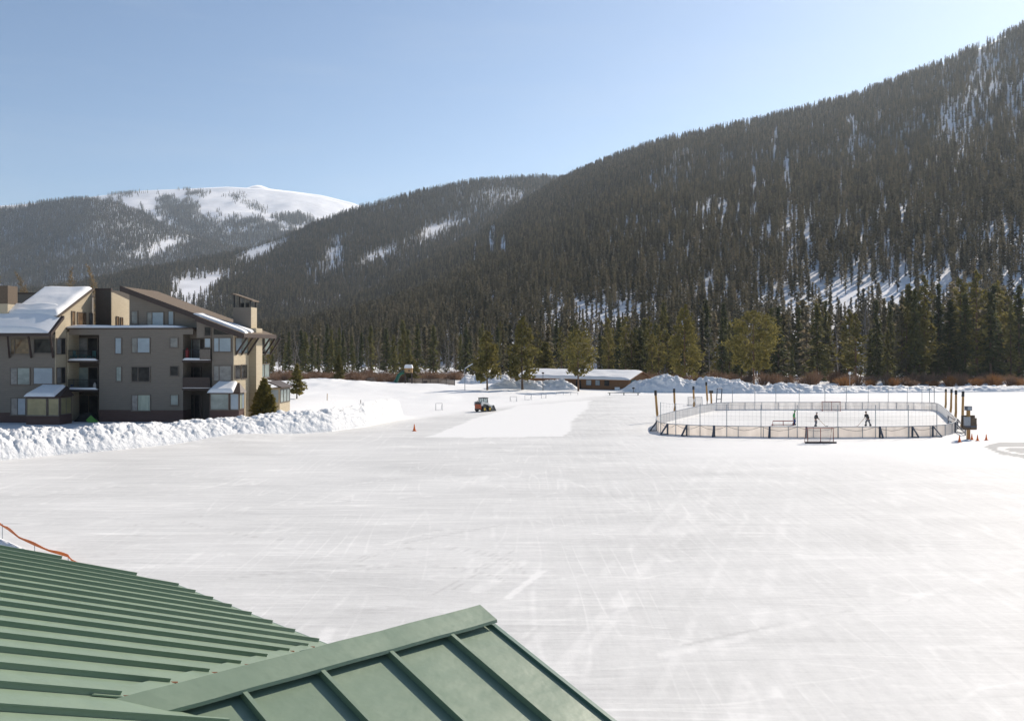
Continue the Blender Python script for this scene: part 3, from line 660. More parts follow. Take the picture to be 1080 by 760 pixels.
# ================================================================== SNOW BANKS
def lumps(x, y, seed):
    """rounded clods: distance to the nearest of scattered points"""
    x = x+.5*(vnoise(x*1.3, y*1.3, seed+90)-.5); y = y+.5*(vnoise(x*1.3, y*1.3, seed+91)-.5)
    ix, iy = np.floor(x), np.floor(y); best = np.full(x.shape, 9.); hh = np.zeros(x.shape)
    for dx in (-1, 0, 1):
        for dy in (-1, 0, 1):
            jx, jy = ix+dx, iy+dy; d = np.hypot(jx+_h(jx, jy, seed)-x, jy+_h(jx, jy, seed+31)-y)
            k = d < best; hh = np.where(k, _h(jx, jy, seed+57), hh); best = np.where(k, d, best)
    return np.clip(1-best, 0, 1)*.75+hh*.45-.1
def bank(name, label, base, top, dy, seed, rough=.55, tail=1.0, rowsN=46, step=.28, z0=None):
    """base: (px,py) of the near foot, top: (px,py) of the crest, dy: half depth in metres"""
    bx = [p[0] for p in base]; n = 0
    L = (gd(*base[-1])-gd(*base[0])).length; cols = max(24, int(L/step))
    pxs = np.linspace(bx[0], bx[-1], cols)
    by = np.interp(pxs, bx, [p[1] for p in base]); ty = np.interp(pxs, [p[0] for p in top], [p[1] for p in top])
    Yb = CAMZ*F/(by-HY); Xb = (pxs-CX)/F*Yb; Yc = Yb+dy
    H = np.maximum(CAMZ-(ty-HY)/F*Yc, .02)
    t = np.linspace(0, 1, rowsN)[:, None]
    X = np.repeat(Xb[None], rowsN, 0)*(1+0*t); Y = Yb[None]+t*2*dy
    X = X*(Y/Yb[None])
    prof = np.where(t < .5, np.sin(np.clip(t*2, 0, 1)*PI/2)**.9, np.cos((t-.5)*PI)**.8)
    Z = H[None]*prof
    nb = np.zeros_like(Z)
    al = np.linspace(0, L, cols)[None]+0*t; ac = t*(2*dy+1.5*H[None])       # along the bank, over the bank
    for o, (sc, am) in enumerate(((.22, .46), (.55, .32), (1.25, .23), (2.8, .15), (6.0, .09))):
        r_ = lumps(al*sc+.35*ac*sc, ac*sc*.9, seed+o) if o in (1, 2, 3) else fbm(al*sc, ac*sc, seed+o, 2)
        nb += (r_-.5)*am*2
    env = np.clip(np.sin(np.clip(t, 0, 1)*PI), 0, 1)**.6
    Z = Z+nb*rough*env*np.clip(H[None]/1.6, .15, 1.25); Y = Y-nb*rough*.7*env
    Z = np.where((t < .02) | (t > .98), -.25, Z)
    g = np.vectorize(gz)(X[::6, ::6], Y[::6, ::6]) if z0 is None else None
    o = grid_obj(name, np.stack([X, Y, Z], -1), M['bank']); return tag(o, label, 'snow bank')
bank('snow_bank', 'long lumpy snow bank in front of the apartment building',
     [(-130,500),(0,486),(60,480),(120,475),(200,467),(300,459),(350,455),(385,450),(410,445),(426,441)],
     [(-130,458),(0,455),(100,449),(160,446.5),(200,443),(250,441),(300,434),(350,430),(380,426),(395,423),(412,422),(421,425),(426,440)], 2.7, 5, .48, step=.13, rowsN=84)
bank('snow_bank', 'shadowed snow bank under the two dark pines, left of the lodge',
     [(511,410),(530,410.5),(560,411),(590,411),(612,411.5)], [(511,410),(520,405),(535,402),(560,402),(580,401.5),(594,400.5),(604,405),(612,411)], 3.5, 8, 1.0)
bank('snow_bank', 'low snow bank left of the pines, beside the tall lamp',
     [(482,404.5),(500,404.5),(520,404.5),(540,404.5)], [(482,404),(490,397),(505,396),(520,395),(533,396),(540,403)], 4, 9, 1.2)
bank('snow_bank', 'tall snow pile hiding the right end of the brown lodge',
     [(650,412),(670,413.5),(700,414),(760,414.5),(800,415),(840,415),(905,414.5)],
     [(650,411.5),(657,410),(664,406),(671,403),(680,401),(689,399),(698,396.5),(710,397.5),(722,399),(735,401.5),(744,398),(760,400),(780,401),(800,404.5),(808,406),(825,404),(840,407),(905,408)], 3.5, 13, .95, step=.2)
bank('snow_bank', 'long even snow bank in shade behind the rink up to the right edge',
     [(880,414.5),(950,414),(1020,413.5),(1085,413),(1200,413)], [(880,408),(930,407),(980,408),(1030,407),(1085,408),(1200,408)], 3, 17, .8)
# small mound behind the roof corner, lower left
bank('snow_bank', 'low crumbly snow ridge behind the orange rope, near left corner', [(-60,590),(0,584),(40,596),(95,612)], [(-60,566),(0,567),(20,576),(40,585),(95,610)], .7, 21, .4, step=.08)

# ================================================================== paint set
M['siding'] = siding('shaded_grey_siding', (.190,.163,.133), (.215,.185,.152))  # siding as toned on the shaded fronts, shade put into the colour
M['siding_sunlit'] = siding('sunlit_cream_siding', (.47,.39,.27), (.53,.45,.32))  # lighter copy of the siding for sun-facing walls, sunlight put into the colour
M['siding_dark'] = siding('maroon_base', (.085,.047,.038), (.105,.06,.05))
M['brown'] = mat('dark_brown_trim', (.055,.033,.025), (.040,.025,.020), 4, .6)
M['shingle'] = mat('brown_shingles', (.17,.125,.085), (.11,.08,.055), 9, .9, bmp=.5)
M['frame'] = mat('taupe_window_frame', (.16,.13,.105), None, 3, .5)
M['recess'] = mat('shaded_recess_wall', (.085,.070,.058), (.07,.058,.048), 2, .8)  # darker siding tone, shade put into the colour
def glass(name, c1, c2, sc=.8, rough=.08, vert=False):
    m, nt, p = nm(name); p.inputs['Roughness'].default_value = rough; p.inputs['Specular IOR Level'].default_value = .12 if 'dark' in name else .4
    tc = nd(nt, 'ShaderNodeTexCoord').outputs['Object']
    v = mapping(nt, tc, (4, 4, .25) if vert else (1, 1, 1.4))
    nt.links.new(ramp(nt, noise_tex(nt, v, sc, 4), [(.38, c1), (.62, c2)]), p.inputs['Base Color']); return m
M['dark_glass'] = glass('dark_glass', (.018,.018,.02), (.05,.05,.048))
M['tan_glass'] = glass('warm_reflection_glass', (.22,.15,.09), (.11,.075,.05), 1.4)  # orange-brown reflection painted as the pane colour
M['blue_blind'] = glass('pale_blue_blind', (.34,.41,.47), (.27,.33,.38), .5)
M['teal_blind'] = glass('grey_green_blind', (.20,.24,.23), (.29,.34,.32), .8)
M['yellow_blind'] = glass('yellow_blind', (.33,.29,.15), (.25,.22,.115), .7)
M['green_curtain'] = glass('pale_green_curtain', (.42,.47,.38), (.28,.32,.26), 2.2, .3, True)
M['grey_blind'] = glass('grey_blind', (.17,.17,.17), (.26,.26,.25), 1.2)
M['white'] = mat('white_paint', (.78,.78,.76), (.70,.70,.69), 2, .5)
M['steel'] = mat('galvanised_steel', (.38,.40,.43), (.28,.30,.33), 4, .45, .6)
M['darksteel'] = mat('dark_blue_grey_steel', (.055,.07,.10), (.085,.10,.13), 4, .6)
M['black'] = mat('black_rubber', (.02,.02,.02), (.035,.035,.035), 5, .8)
M['timber'] = mat('weathered_timber', (.50,.29,.10), (.30,.17,.065), 3, .8, bmp=.4, stretch=(3,3,.4))
M['red'] = mat('red_pipe', (.30,.055,.035), (.22,.05,.04), 4, .5)
M['orange'] = mat('orange_plastic', (.85,.20,.025), (.72,.15,.02), 3, .5)

# ================================================================== APARTMENT BUILDING
ROT = R(5); O = Vector(((150-CX)/F*97, 97, .85))
ru, rv = Vector((math.cos(ROT), -math.sin(ROT), 0)), Vector((math.sin(ROT), math.cos(ROT), 0))
C0 = Vector((0, 0, CAMZ))-O; cu, cv, cw = C0.dot(ru), C0.dot(rv), C0.z
def ray(px, py):
    D = Vector(((px-CX)/F, 1, (HY-py)/F)); return D.dot(ru), D.dot(rv), D.z
def bp(px, py, v):
    a, b_, c_ = ray(px, py); t = (v-cv)/b_; return cu+t*a, cw+t*c_
def bu(px, py, u):
    a, b_, c_ = ray(px, py); t = (u-cu)/a; return cv+t*b_, cw+t*c_
apt = thing('apartment_building', 'three storey grey brown apartment block with shed roofs behind the long snow bank', 'apartment building', O, -ROT)
GW = -1.2
def part(name, m, parent=apt): 
    def f(fill):
        b_ = MB(); fill(b_); return fixn(b_.build(name, m, parent))
    return f
def bx(name, m, u0, u1, v0, v1, w0, w1, parent=apt):
    b_ = MB(); b_.box(u0, u1, v0, v1, w0, w1); return b_.build(name, m, parent)
def frontwin(px0, px1, py0, py1, v, panes, name='window', fm='frame', splits=None, lab=None):
    u0, w1 = bp(px0, py0, v); u1, w0 = bp(px1, py1, v)
    f = MB(); e = .07; d0, d1 = v-.09, v-.005
    for a in ((u0-e, u1+e, w1, w1+e), (u0-e, u1+e, w0-e, w0)): f.box(a[0], a[1], d0, d1, a[2], a[3])
    for a in ((u0-e, u0), (u1, u1+e)): f.box(a[0], a[1], d0, d1, w0, w1)
    n = len(panes); cuts = splits or [i/n for i in range(1, n)]
    for c in cuts: f.box(u0+(u1-u0)*c-.035, u0+(u1-u0)*c+.035, d0, d1, w0, w1)
    fo = f.build(name, M[fm], apt); ed = [0]+list(cuts)+[1]
    f2 = MB(); f2.box(u0-e-.03, u1+e+.03, v-.14, v-.092, w0-e-.05, w0-e+.002); f2.build('sill', M[fm], fo)
    for i, k in enumerate(panes):
        p_ = MB(); p_.box(u0+(u1-u0)*ed[i]+(.035 if i else 0), u0+(u1-u0)*ed[i+1]-(.035 if i < n-1 else 0), v-.045, v-.008, w0, w1); p_.build('pane', M[k], fo)
    return fo
def sidewin(px0, px1, py0, py1, u, panes, fm='frame'):
    va, w1 = bu(px0, py0, u); vb, _ = bu(px1, py0, u); _, w0 = bu(px0, py1, u)
    f = MB(); e = .07
    for a in ((w1, w1+e), (w0-e, w0)): f.box(u+.005, u+.09, va-e, vb+e, a[0], a[1])
    for a in ((va-e, va), (vb, vb+e)): f.box(u+.005, u+.09, a[0], a[1], w0, w1)
    n = len(panes)
    for i in range(1, n): c = va+(vb-va)*i/n; f.box(u+.005, u+.09, c-.035, c+.035, w0, w1)
    fo = f.build('window', M[fm], apt)
    for i, k in enumerate(panes):
        p_ = MB(); p_.box(u+.008, u+.045, va+(vb-va)*i/n+(.035 if i else 0), va+(vb-va)*(i+1)/n-(.035 if i < n-1 else 0), w0, w1); p_.build('pane', M[k], fo)
# -- left block
VL = -2.0
uLr, _ = bp(58, 400, VL)                                    # right corner of the left front wall
uLl = uLr-26
_, wEav = bp(50, 351, VL-.8)
_, wLt = bp(40, 352, VL)
wBase = bp(100, 432, 0)[1]
bx('wall', M['siding'], uLl, uLr, VL, 8, GW, wLt-.05)
bx('base_band', M['siding_dark'], uLl, uLr+.02, VL-.03, VL+.05, GW, bp(20, 435, VL)[1])
bx('wall', M['siding_sunlit'], uLr+.002, uLr+.06, VL, 0, GW, bp(64, 341, VL)[1])     # sunlit return
uS = bp(70, 340, 0)[0]
# lower shed roof with snow
uR1 = bp(67, 340, VL+1.5)[0]
v1, w1 = bu(53, 351, uR1-.35); vA, wA = VL-1.75, bp(53, 351, VL-1.75)[1]
vT = bu(100, 304, uS+.25)[0]; wT = bu(100, 304, uS+.25)[1]
vU = max(bu(61, 333, uS+.25)[0], VL+.3); wU = bp(61, 333, vU)[1]
vB, wB = vU+.35, wU+.02
def shed(name, m, u0, u1, va, wa, vb, wb, th, parent=apt, dz=0):
    b_ = MB(); b_.slab([(u0, va, wa+dz), (u1, va, wa+dz), (u1, vb, wb+dz), (u0, vb, wb+dz)], th); return b_.build(name, m, parent)
uA = bp(54, 351, vA)[0]; uB = bp(68, 338, vB)[0]
rf = MB(); rf.slab([(uLl, vA, wA), (uA, vA, wA), (uB, vB, wB), (uLl, vB, wB)], .32); rfo = rf.build('roof', M['brown'], apt)
def snowslab(quad, th, parent, seed, n=34):
    q = [Vector(p) for p in quad]; s = np.linspace(0, 1, n); Pq = np.zeros((n, n, 3))
    for i in range(n):
        for j in range(n):
            a, b_ = s[j], s[i]; p = q[0]*(1-a)*(1-b_)+q[1]*a*(1-b_)+q[2]*a*b_+q[3]*(1-a)*b_
            e = min(min(a, 1-a)*12, min(b_, 1-b_)*12, 1)**.5
            h = th*(e*(.75+.5*float(fbm(np.array(p.x*.5), np.array(p.y*.5), seed, 3)))-.04)
            Pq[i, j] = (p.x, p.y, p.z+h)
    o = grid_obj('roof_snow', Pq, M['roofsnow']); o.parent = parent; return o
sB = (wB-wA)/(vB-vA); rb = MB(); rb.slab([(uLl, vB+.002, wB), (uS-.3, vB+.002, wB), (uS-.3, vB+1.3, wB+1.3*sB), (uLl, vB+1.3, wB+1.3*sB)], .3); rb.build('roof_step', M['brown'], rfo)
snowslab([(uLl, vB-.1, wB), (uS-.3, vB-.1, wB), (uS-.3, vB+1.3, wB+1.3*sB), (uLl, vB+1.3, wB+1.3*sB)], .5, rfo, 8)
snowslab([(uLl, vA-.12, wA+.01), (uA-.25, vA-.12, wA+.01), (uB-.35, vB, wB+.02), (uLl, vB, wB+.02)], .42, rfo, 3)
# upper shed roof with snow, sunlit side wall below
ru0 = bp(47, 303, vT)[0]; ru1 = bp(8, 334, vU)[0]
rf = MB(); rf.slab([(ru1, vU, wU), (uS+.25, vU, wU), (uS+.25, vT, wT), (ru0, vT, wT)], .14); rfo = rf.build('roof', M['shingle'], apt)
snowslab([(ru1, vU-.05, wU+.01), (uS+.0, vU-.05, wU+.01), (uS+.0, vT-.1, wT+.01), (ru0, vT-.1, wT+.01)], .45, rfo, 4)
sl_ = (wT-wU)/(vT-vU)
part('wall', M['siding_sunlit'])(lambda b_: b_.prism([(VL+.5, 6), (vT-.1, 6), (vT-.1, wT-.36), (VL+.5, wU-.36+(VL+.5-vU)*sl_)], 0, uS-.2, uS))
part('wall', M['siding'])(lambda b_: b_.prism([(vT-.4, 6), (vT-.1, 6), (vT-.1, wT-.4), (vT-.4, wT-.5)], 0, ru0, uS-.21))
for a in ((75.5,78.5,328.5,342.5,'tan_glass'),(81.5,90,329.5,342.5,'tan_glass'),(94,97,330.5,341.5,'grey_blind')): sidewin(*a[:4], uS, [a[4]])
# flat-topped blocks behind
uK0, wK = bp(7, 310, 8.); uK1, _ = bp(42, 310, 8.)
bx('wall', M['siding'], uK0-.5, uK1+3, 8.01, 14, 0, wK); bx('parapet', M['brown'], uK0-.6, uK1+3.1, 7.9, 14.1, wK+.002, wK+.14)
vF = vT+.5
uf0, wf = bp(100.5, 306, vF); uf1, _ = bp(117.5, 306, vF)
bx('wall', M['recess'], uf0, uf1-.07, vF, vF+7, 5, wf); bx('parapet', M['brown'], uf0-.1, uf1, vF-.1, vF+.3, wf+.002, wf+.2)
vg, wg = bu(130, 319, uf1); v3, w3 = bu(118.5, 308.5, uf1)
part('wall', M['siding_sunlit'])(lambda b_: b_.prism([(vF+.02, 5), (vF+7, 5), (vF+7, wg-.2), (v3+.3, w3), (vF+.02, w3)], 0, uf1-.06, uf1))
sidewin(122.5, 124.8, 334, 343.5, uf1, ['tan_glass']); sidewin(127, 129, 335, 343.5, uf1, ['tan_glass'])
# chimney cut by the left edge
uc0, wc = bp(-12, 301, VL); uc1, _ = bp(5.5, 301, VL); ch = bx('chimney', M['siding_sunlit'], uc0, uc1, VL+.4, VL+2, 5, bp(2, 320, VL)[1]); bx('chimney_crown', M['shingle'], uc0, uc1+.03, VL+.38, VL+2.02, bp(2, 320, VL)[1]+.003, wc, ch)
# -- middle block
u70, wPar = bp(70, 347, 0); u104 = bp(104.5, 400, 0)[0]; u193 = bp(193, 400, 0)[0]; u223 = bp(223.5, 400, 0)[0]; u246 = bp(246, 400, 0)[0]
wS3, wS2 = bp(88, 380, 0)[1], bp(88, 410.5, 0)[1]
wG = bp(150, 445.5, 0)[1]
bx('wall', M['siding'], u104, u193, 0, 2.2, wBase+.003, wPar)
bx('base_band', M['siding_dark'], u104-.02, u193+.02, -.04, 2.2, GW, wBase)
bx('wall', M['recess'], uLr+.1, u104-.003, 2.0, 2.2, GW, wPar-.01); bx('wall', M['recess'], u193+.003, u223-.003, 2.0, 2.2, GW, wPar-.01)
bx('wall', M['siding_sunlit'], uLr+.1, uLr+.3, .0, 2.0, GW, wPar-.3)
fl = bx('flat_roof', M['brown'], u70-.3, u223-2.0, -.12, 9, wPar+.003, wPar+.13)
snowslab([(u70-.25, -.1, wPar+.13), (u193, -.1, wPar+.13), (u193, 2.5, wPar+.13), (u70-.25, 2.5, wPar+.13)], .28, fl, 6)
bx('soffit_beam', M['siding'], uLr+.3, u104-.003, 0, .3, bp(88, 353, 0)[1], wPar-.003)
bx('soffit_beam', M['siding'], u193+.003, u223-2.0, 0, .3, bp(200, 352.5, 0)[1], wPar-.003)
def balcony(u0, u1, w, rail_px, solid=None, snow=True):
    s = bx('balcony', M['brown'], u0+.003, u1-.003, -.25, 1.99, w-.22, w)
    r_ = MB(); h = 1.05
    r_.box(u0+.05, u1-.05, -.22, -.16, w+h-.06, w+h); r_.box(u0+.05, u1-.05, -.22, -.17, w+.1, w+.15)
    n = int((u1-u0)/.14)
    for i in range(n+1): x = u0+.08+(u1-u0-.16)*i/n; r_.box(x-.014, x+.014, -.21, -.18, w+.151, w+h-.061)
    r_.build('railing', M['black'], s)
    if solid: bx('railing_panel', M[solid[2]], solid[0], solid[1], -.30, -.225, w+.05, w+h+.05, s)
    if snow: snowslab([(u0+.05, -.27, w), (u1-.05, -.27, w), (u1-.05, -.0, w), (u0+.05, -.0, w)], .2, s, int(w*7), 14).name = 'balcony_snow'
balcony(uLr+.3, u104, wS3, 0); balcony(uLr+.3, u104, wS2, 0)
wR3, wR2 = bp(208, 379.5, 0)[1], bp(208, 409, 0)[1]
balcony(u193, u223, wR3, 0, (bp(211, 370, -.2)[0], u223-.05, 'frame')); balcony(u193, u223, wR2, 0, (u193+.1, u223-.1, 'brown'))
for (a, b_, y0, y1, k) in ((82.5,103,356.5,377,['grey_blind','dark_glass']),(83.5,103.5,387.5,408,['teal_blind','dark_glass']),(84.5,103.5,417,440,['dark_glass','dark_glass']),(195.5,211.5,358,378,['teal_blind','grey_blind']),(196.5,212,387,408,['dark_glass','dark_glass']),(197.5,212.5,416,440,['dark_glass','dark_glass'])):
    frontwin(a, b_, y0, y1, 2.0, k, 'balcony_door', 'brown' if a > 190 else 'frame')
for (a, b_, y0, y1, k, sp) in ((122,128,356.5,372.5,['blue_blind'],None),(139.5,158,356.5,371.5,['grey_blind','blue_blind'],[.3]),(123,128,387,401.5,['teal_blind'],None),(139.5,158,387,402,['dark_glass','dark_glass'],[.35]),(139.5,158.5,416.5,432.5,['grey_blind','green_curtain'],[.32]),(179.8,187.5,356.5,366,['grey_blind'],None),(180,188,386.3,395.8,['dark_glass'],None),(180.3,188,416.5,426.8,['teal_blind'],None)):
    frontwin(a, b_, y0, y1, 0, k, splits=sp)
for (a, b_, y0, y1, k, sp) in ((12,31,357.5,373,['tan_glass','tan_glass'],[.2]),(36.5,56,357.5,372,['dark_glass'],None),(11.5,31.5,388,405,['grey_blind','teal_blind'],[.35]),(36,55.5,388,404.5,['blue_blind'],None),(12,27,420,437,['grey_blind','blue_blind'],[.45])):
    frontwin(a, b_, y0, y1, VL, k, splits=sp)
for (y0, y1) in ((357,373),(388,404)): sidewin(59.6, 68, y0, y1, uLr+.06, ['grey_blind','dark_glass'])
br = [(8,357,10,377),(30,357,33,377),(53,357,56,377)]
for (xa, ya, xb, yb) in br:
    a = bp(xa, ya, VL-1.4); c = bp(xb, yb, VL-.05); part('brace', M['brown'])(lambda b_: b_.bar((a[0], VL-1.4, a[1]+.25), (c[0], VL-.05, c[1]), .16))
# bay windows on the ground floor
def bay(pxa, pxb, pyt, pyb, depth, v0, wins, snowpx, side, seed):
    ua, wt = bp(pxa, pyt, v0-depth); ub, _ = bp(pxb, pyt, v0-depth); wb = bp(pxa, pyb, v0-depth)[1]
    b_ = bx('bay_window', M['siding_dark'], ua, ub, v0-depth, v0-.01, GW, wt)
    h = .95; ov = .25
    r_ = MB(); r_.v = [(ua-ov, v0-depth-ov, wt+.01), (ub+ov, v0-depth-ov, wt+.01), (ub-.5, v0, wt+h), (ua+.5, v0, wt+h), (ua-ov, v0, wt+.01), (ub+ov, v0, wt+.01)]
    r_.f = [(0,1,2,3),(1,5,2),(0,3,4),(0,4,5,1),(3,2,5,4)]; ro = fixn(r_.build('bay_roof', M['brown'], b_))
    s0, s1 = bp(snowpx[0], pyt, v0-depth)[0], bp(snowpx[1], pyt, v0-depth)[0]
    snowslab([(s0, v0-depth-ov-.05, wt+.02), (s1, v0-depth-ov-.05, wt+.02), (s1-.25, v0-.03, wt+h), (s0+.5, v0-.03, wt+h)], .3, ro, seed, 18)
    for (a, c, y0, y1, k, sp) in wins:
        f = frontwin(a, c, y0, y1, v0-depth, k, splits=sp); 
    va, vb, y0, y1, k = side
    u, w1_ = bp(pxb, y0, v0-depth); w0_ = bp(pxb, y1, v0-depth)[1]
    f = MB(); n = len(k)
    D0, D1 = v0-depth+.15, v0-.2
    f.box(ub+.003, ub+.06, D0-.07, D1+.07, w1_, w1_+.08); f.box(ub+.003, ub+.06, D0-.07, D1+.07, w0_-.08, w0_)
    for i in range(n+1): c = D0+(D1-D0)*i/n; f.box(ub+.003, ub+.06, c-.04, c+.04, w0_+.002, w1_-.002)
    fo = f.build('window', M['frame'], b_)
    for i, kk in enumerate(k): p_ = MB(); p_.box(ub+.003, ub+.03, D0+(D1-D0)*i/n+.045, D0+(D1-D0)*(i+1)/n-.045, w0_+.003, w1_-.003); p_.build('pane', M[kk], fo)
    return b_
bay(27.5, 63, 418, 449, 2.2, VL, [(29,49,420.5,437.5,['yellow_blind'],None),(51.5,62,420.5,437.5,['yellow_blind'],None)], (26.5, 59), (0,0,420,436.5,['yellow_blind','yellow_blind']), 31)
# -- right block: tall shed roof that falls to the right
VR = 1.6
bl_, wl = bp(130, 302.5, VR-.9); br_, wr = bp(262, 350.5, VR-.9-1.0)
uE, wEr = bp(256.5, 352, -1.0)
ul = bp(130.5, 302, VR-.6)[0]; slope = (wl-wEr)/(uE-ul)
VB = bu(291, 352, uE)[0]
def roofw(u): return wl-(u-ul)*slope
part('wall', M['siding'])(lambda b_: b_.prism([(ul+.3, wPar-1), (u246, wPar-1), (u246, roofw(u246)-.42), (ul+.3, roofw(ul+.3)-.42)], 1, VR, VR+.3))
part('wall', M['siding'])(lambda b_: b_.prism([(u223, GW), (u246, GW), (u246, roofw(u246)-.42), (u223-1.6, roofw(u223-1.6)-.42), (u223-1.6, wPar-.9), (u223, wPar-.9)], 1, 0, VR-.003))
part('wall', M['siding_sunlit'])(lambda b_: b_.prism([(.003, GW), (VB-.6, GW), (VB-.6, roofw(u246)-.45), (.003, roofw(u246)-.45)], 0, u246+.002, u246+.06))
part('wall', M['siding'])(lambda b_: b_.prism([(ul+.3, 3), (u246, 3), (u246, roofw(u246)-.5), (ul+.3, roofw(ul+.3)-.5)], 1, VB-.6, VB-.4))
part('wall', M['siding'])(lambda b_: b_.box(ul+.3, ul+.5, VR+.31, VB-.61, 3, roofw(ul+.5)-.5))
uEv = uE
b_ = MB(); b_.slab([(ul-.15, VR-1.0, roofw(ul-.15)), (u223-1.2, VR-1.0, roofw(u223-1.2)), (u223-1.2, -1.0, roofw(u223-1.2)), (uEv, -1.0, roofw(uEv)), (uEv, VB, roofw(uEv)), (ul-.15, VB, roofw(ul-.15))], .3); rro = b_.build('roof', M['shingle'], apt)
b_ = MB()
for (ua, ub, v) in ((ul-.17, u223-1.2, VR-1.08), (u223-1.28, uEv+.02, -1.08)): b_.prism([(ua, roofw(ua)+.06), (ub, roofw(ub)+.06), (ub, roofw(ub)-.5), (ua, roofw(ua)-.5)], 1, v, v+.077)
b_.box(uEv+.003, uEv+.08, -1.0, VB, roofw(uEv)-.36, roofw(uEv)+.04); fixn(b_.build('fascia', M['brown'], rro))
us0, us1 = bp(200, 330, 0)[0], bp(256, 350, 0)[0]
snowslab([(us0+.3, .1, roofw(us0+.3)+.01), (us1+.3, .1, roofw(us1+.3)+.01), (us1, 1.6, roofw(us1)+.01), (us0, 2.6, roofw(us0)+.01)], .22, rro, 12)
snowslab([(us0+2.6, 3.0, roofw(us0+2.6)+.01), (us1, 2.5, roofw(us1)+.01), (us1-.4, 4.3, roofw(us1-.4)+.01), (us0+3.2, 4.6, roofw(us0+3.2)+.01)], .18, rro, 14)
for (a, c, y0, y1, k, sp) in ((139,145,328.5,341,['grey_blind'],None),(155.5,172.5,329.5,343,['grey_blind','blue_blind'],[.3]),(178,183,328.5,342,['blue_blind'],None)): frontwin(a, c, y0, y1, VR, k, splits=sp)
for (a, c, y0, y1, k, sp) in ((226,243.5,356.5,370.5,['blue_blind','blue_blind'],[.3]),(225.8,244,386,401,['grey_blind','grey_blind'],[.3]),(216.3,222,357,366,['blue_blind'],None),(216.3,222.5,345,353.5,['dark_glass'],None)): frontwin(a, c, y0, y1, 0, k, splits=sp)
tri = [bp(225.5, 346.5, 0), bp(225.5, 353, 0), bp(243.5, 353, 0)]
part('transom_pane', M['dark_glass'])(lambda b_: b_.prism(tri, 1, -.05, -.004))
uW = u246+.06
for (a, c, y0, y1, k) in ((248,261,356.5,372,['blue_blind','teal_blind']),(247.5,253,385.5,399.5,['dark_glass']),(254.3,259.6,385,399,['dark_glass']),(273.5,283.5,384.5,398,['teal_blind','teal_blind']),(273,284,356.5,373,['dark_glass','teal_blind'])): sidewin(a, c, y0, y1, uW, k)
for px in (248.5, 254.5, 261, 273.5, 279, 284.5):
    v_, w_ = bu(px, 374, uW); part('brace', M['brown'])(lambda b_: b_.bar((uW, v_, w_), (uEv-.15, v_+.05, roofw(uEv)-.32), .17))
# chimney on the gable end
vc0, _ = bu(263, 400, uW); vc1, _ = bu(269.5, 400, uW)
ccu0, wct = bp(246, 325, 3.2); ccu1 = uW+.75
vch = vc0+.2
ch = bx('chimney', M['siding_sunlit'], uW+.003, uW+.75, vc0, vc1, GW, roofw(uW)+.2)
ua_, wtop = bp(246, 324, vch); ub_, _ = bp(264.5, 324, vch)
bx('flue_stack', M['siding'], ua_, ub_, vch, vch+1.7, roofw(ua_)-.6, wtop, ch)
bx('stack_lit_face', M['siding_sunlit'], ub_+.003, ub_+.05, vch, vch+1.7, roofw(ua_)-2.0, wtop, ch)  # thin lighter sheet, paints the sunlit side of the stack
t_ = MB(); t_.slab([(ua_-.15, vch-.15, wtop+1.5), (ub_+.25, vch-.15, wtop+.72), (ub_+.25, vch+1.85, wtop+.72), (ua_-.15, vch+1.85, wtop+1.5)], .12); t_.build('chimney_cap', M['shingle'], ch)
t_ = MB()
for (x, y, h_) in ((ua_+.08, vch+.08, 1.3), (ub_-.08, vch+.08, .72), (ua_+.08, vch+1.62, 1.3), (ub_-.08, vch+1.62, .72)): t_.box(x-.06, x+.06, y-.06, y+.06, wtop+.002, wtop+h_-.02)
t_.build('cap_post', M['black'], ch)
for x in (.35, .65): t_ = MB(); x_ = ua_+(ub_-ua_)*x; t_.tube([(x_, vch+.8, wtop), (x_, vch+.8, wtop+.5)], .2, 10); t_.build('flue', M['black'], ch)
bay(221, 252, 414, 449, 1.5, 0, [(222.5,241,415.5,431.5,['teal_blind'],None),(243.5,251.5,415.5,431.5,['blue_blind'],None)], (219.5, 247), (0,0,415.5,431,['green_curtain','blue_blind']), 33)
# far bay on the gable end
vq0, _ = bu(283, 420, uW); vq1 = vq0+3.6
b2 = bx('bay_window', M['siding_sunlit'], uW+.003, uW+1.3, vq0, vq1, GW, bp(290, 409, vq0)[1]); wq = bp(290, 409, vq0)[1]
t_ = MB(); t_.slab([(uW, vq0-.25, wq+.75), (uW+1.6, vq0-.25, wq+.1), (uW+1.6, vq1+.2, wq+.1), (uW, vq1+.2, wq+.75)], .12); t_.build('bay_roof', M['brown'], b2)
f = MB(); wa_, wb_ = bp(290, 411, vq0)[1], bp(290, 424, vq0)[1]
for i in range(4): c = vq0+.15+(vq1-vq0-.3)*i/3; f.box(uW+1.303, uW+1.37, c-.04, c+.04, wb_, wa_)
f.box(uW+1.303, uW+1.37, vq0+.1, vq1-.1, wa_+.002, wa_+.08); f.box(uW+1.303, uW+1.37, vq0+.1, vq1-.1, wb_-.08, wb_-.002); fo = f.build('window', M['frame'], b2)
for i in range(3): c = vq0+.15+(vq1-vq0-.3)*i/3; p_ = MB(); p_.box(uW+1.303, uW+1.33, c+.045, c+(vq1-vq0-.3)/3-.045, wb_, wa_); p_.build('pane', M['teal_blind'], fo)
f = MB(); f.box(uW+.15, uW+1.15, vq0-.05, vq0-.003, wb_, wa_); f.build('pane', M['blue_blind'], fo)
def BW(u, v, w_): return O+ru*u+rv*v+Vector((0, 0, w_))
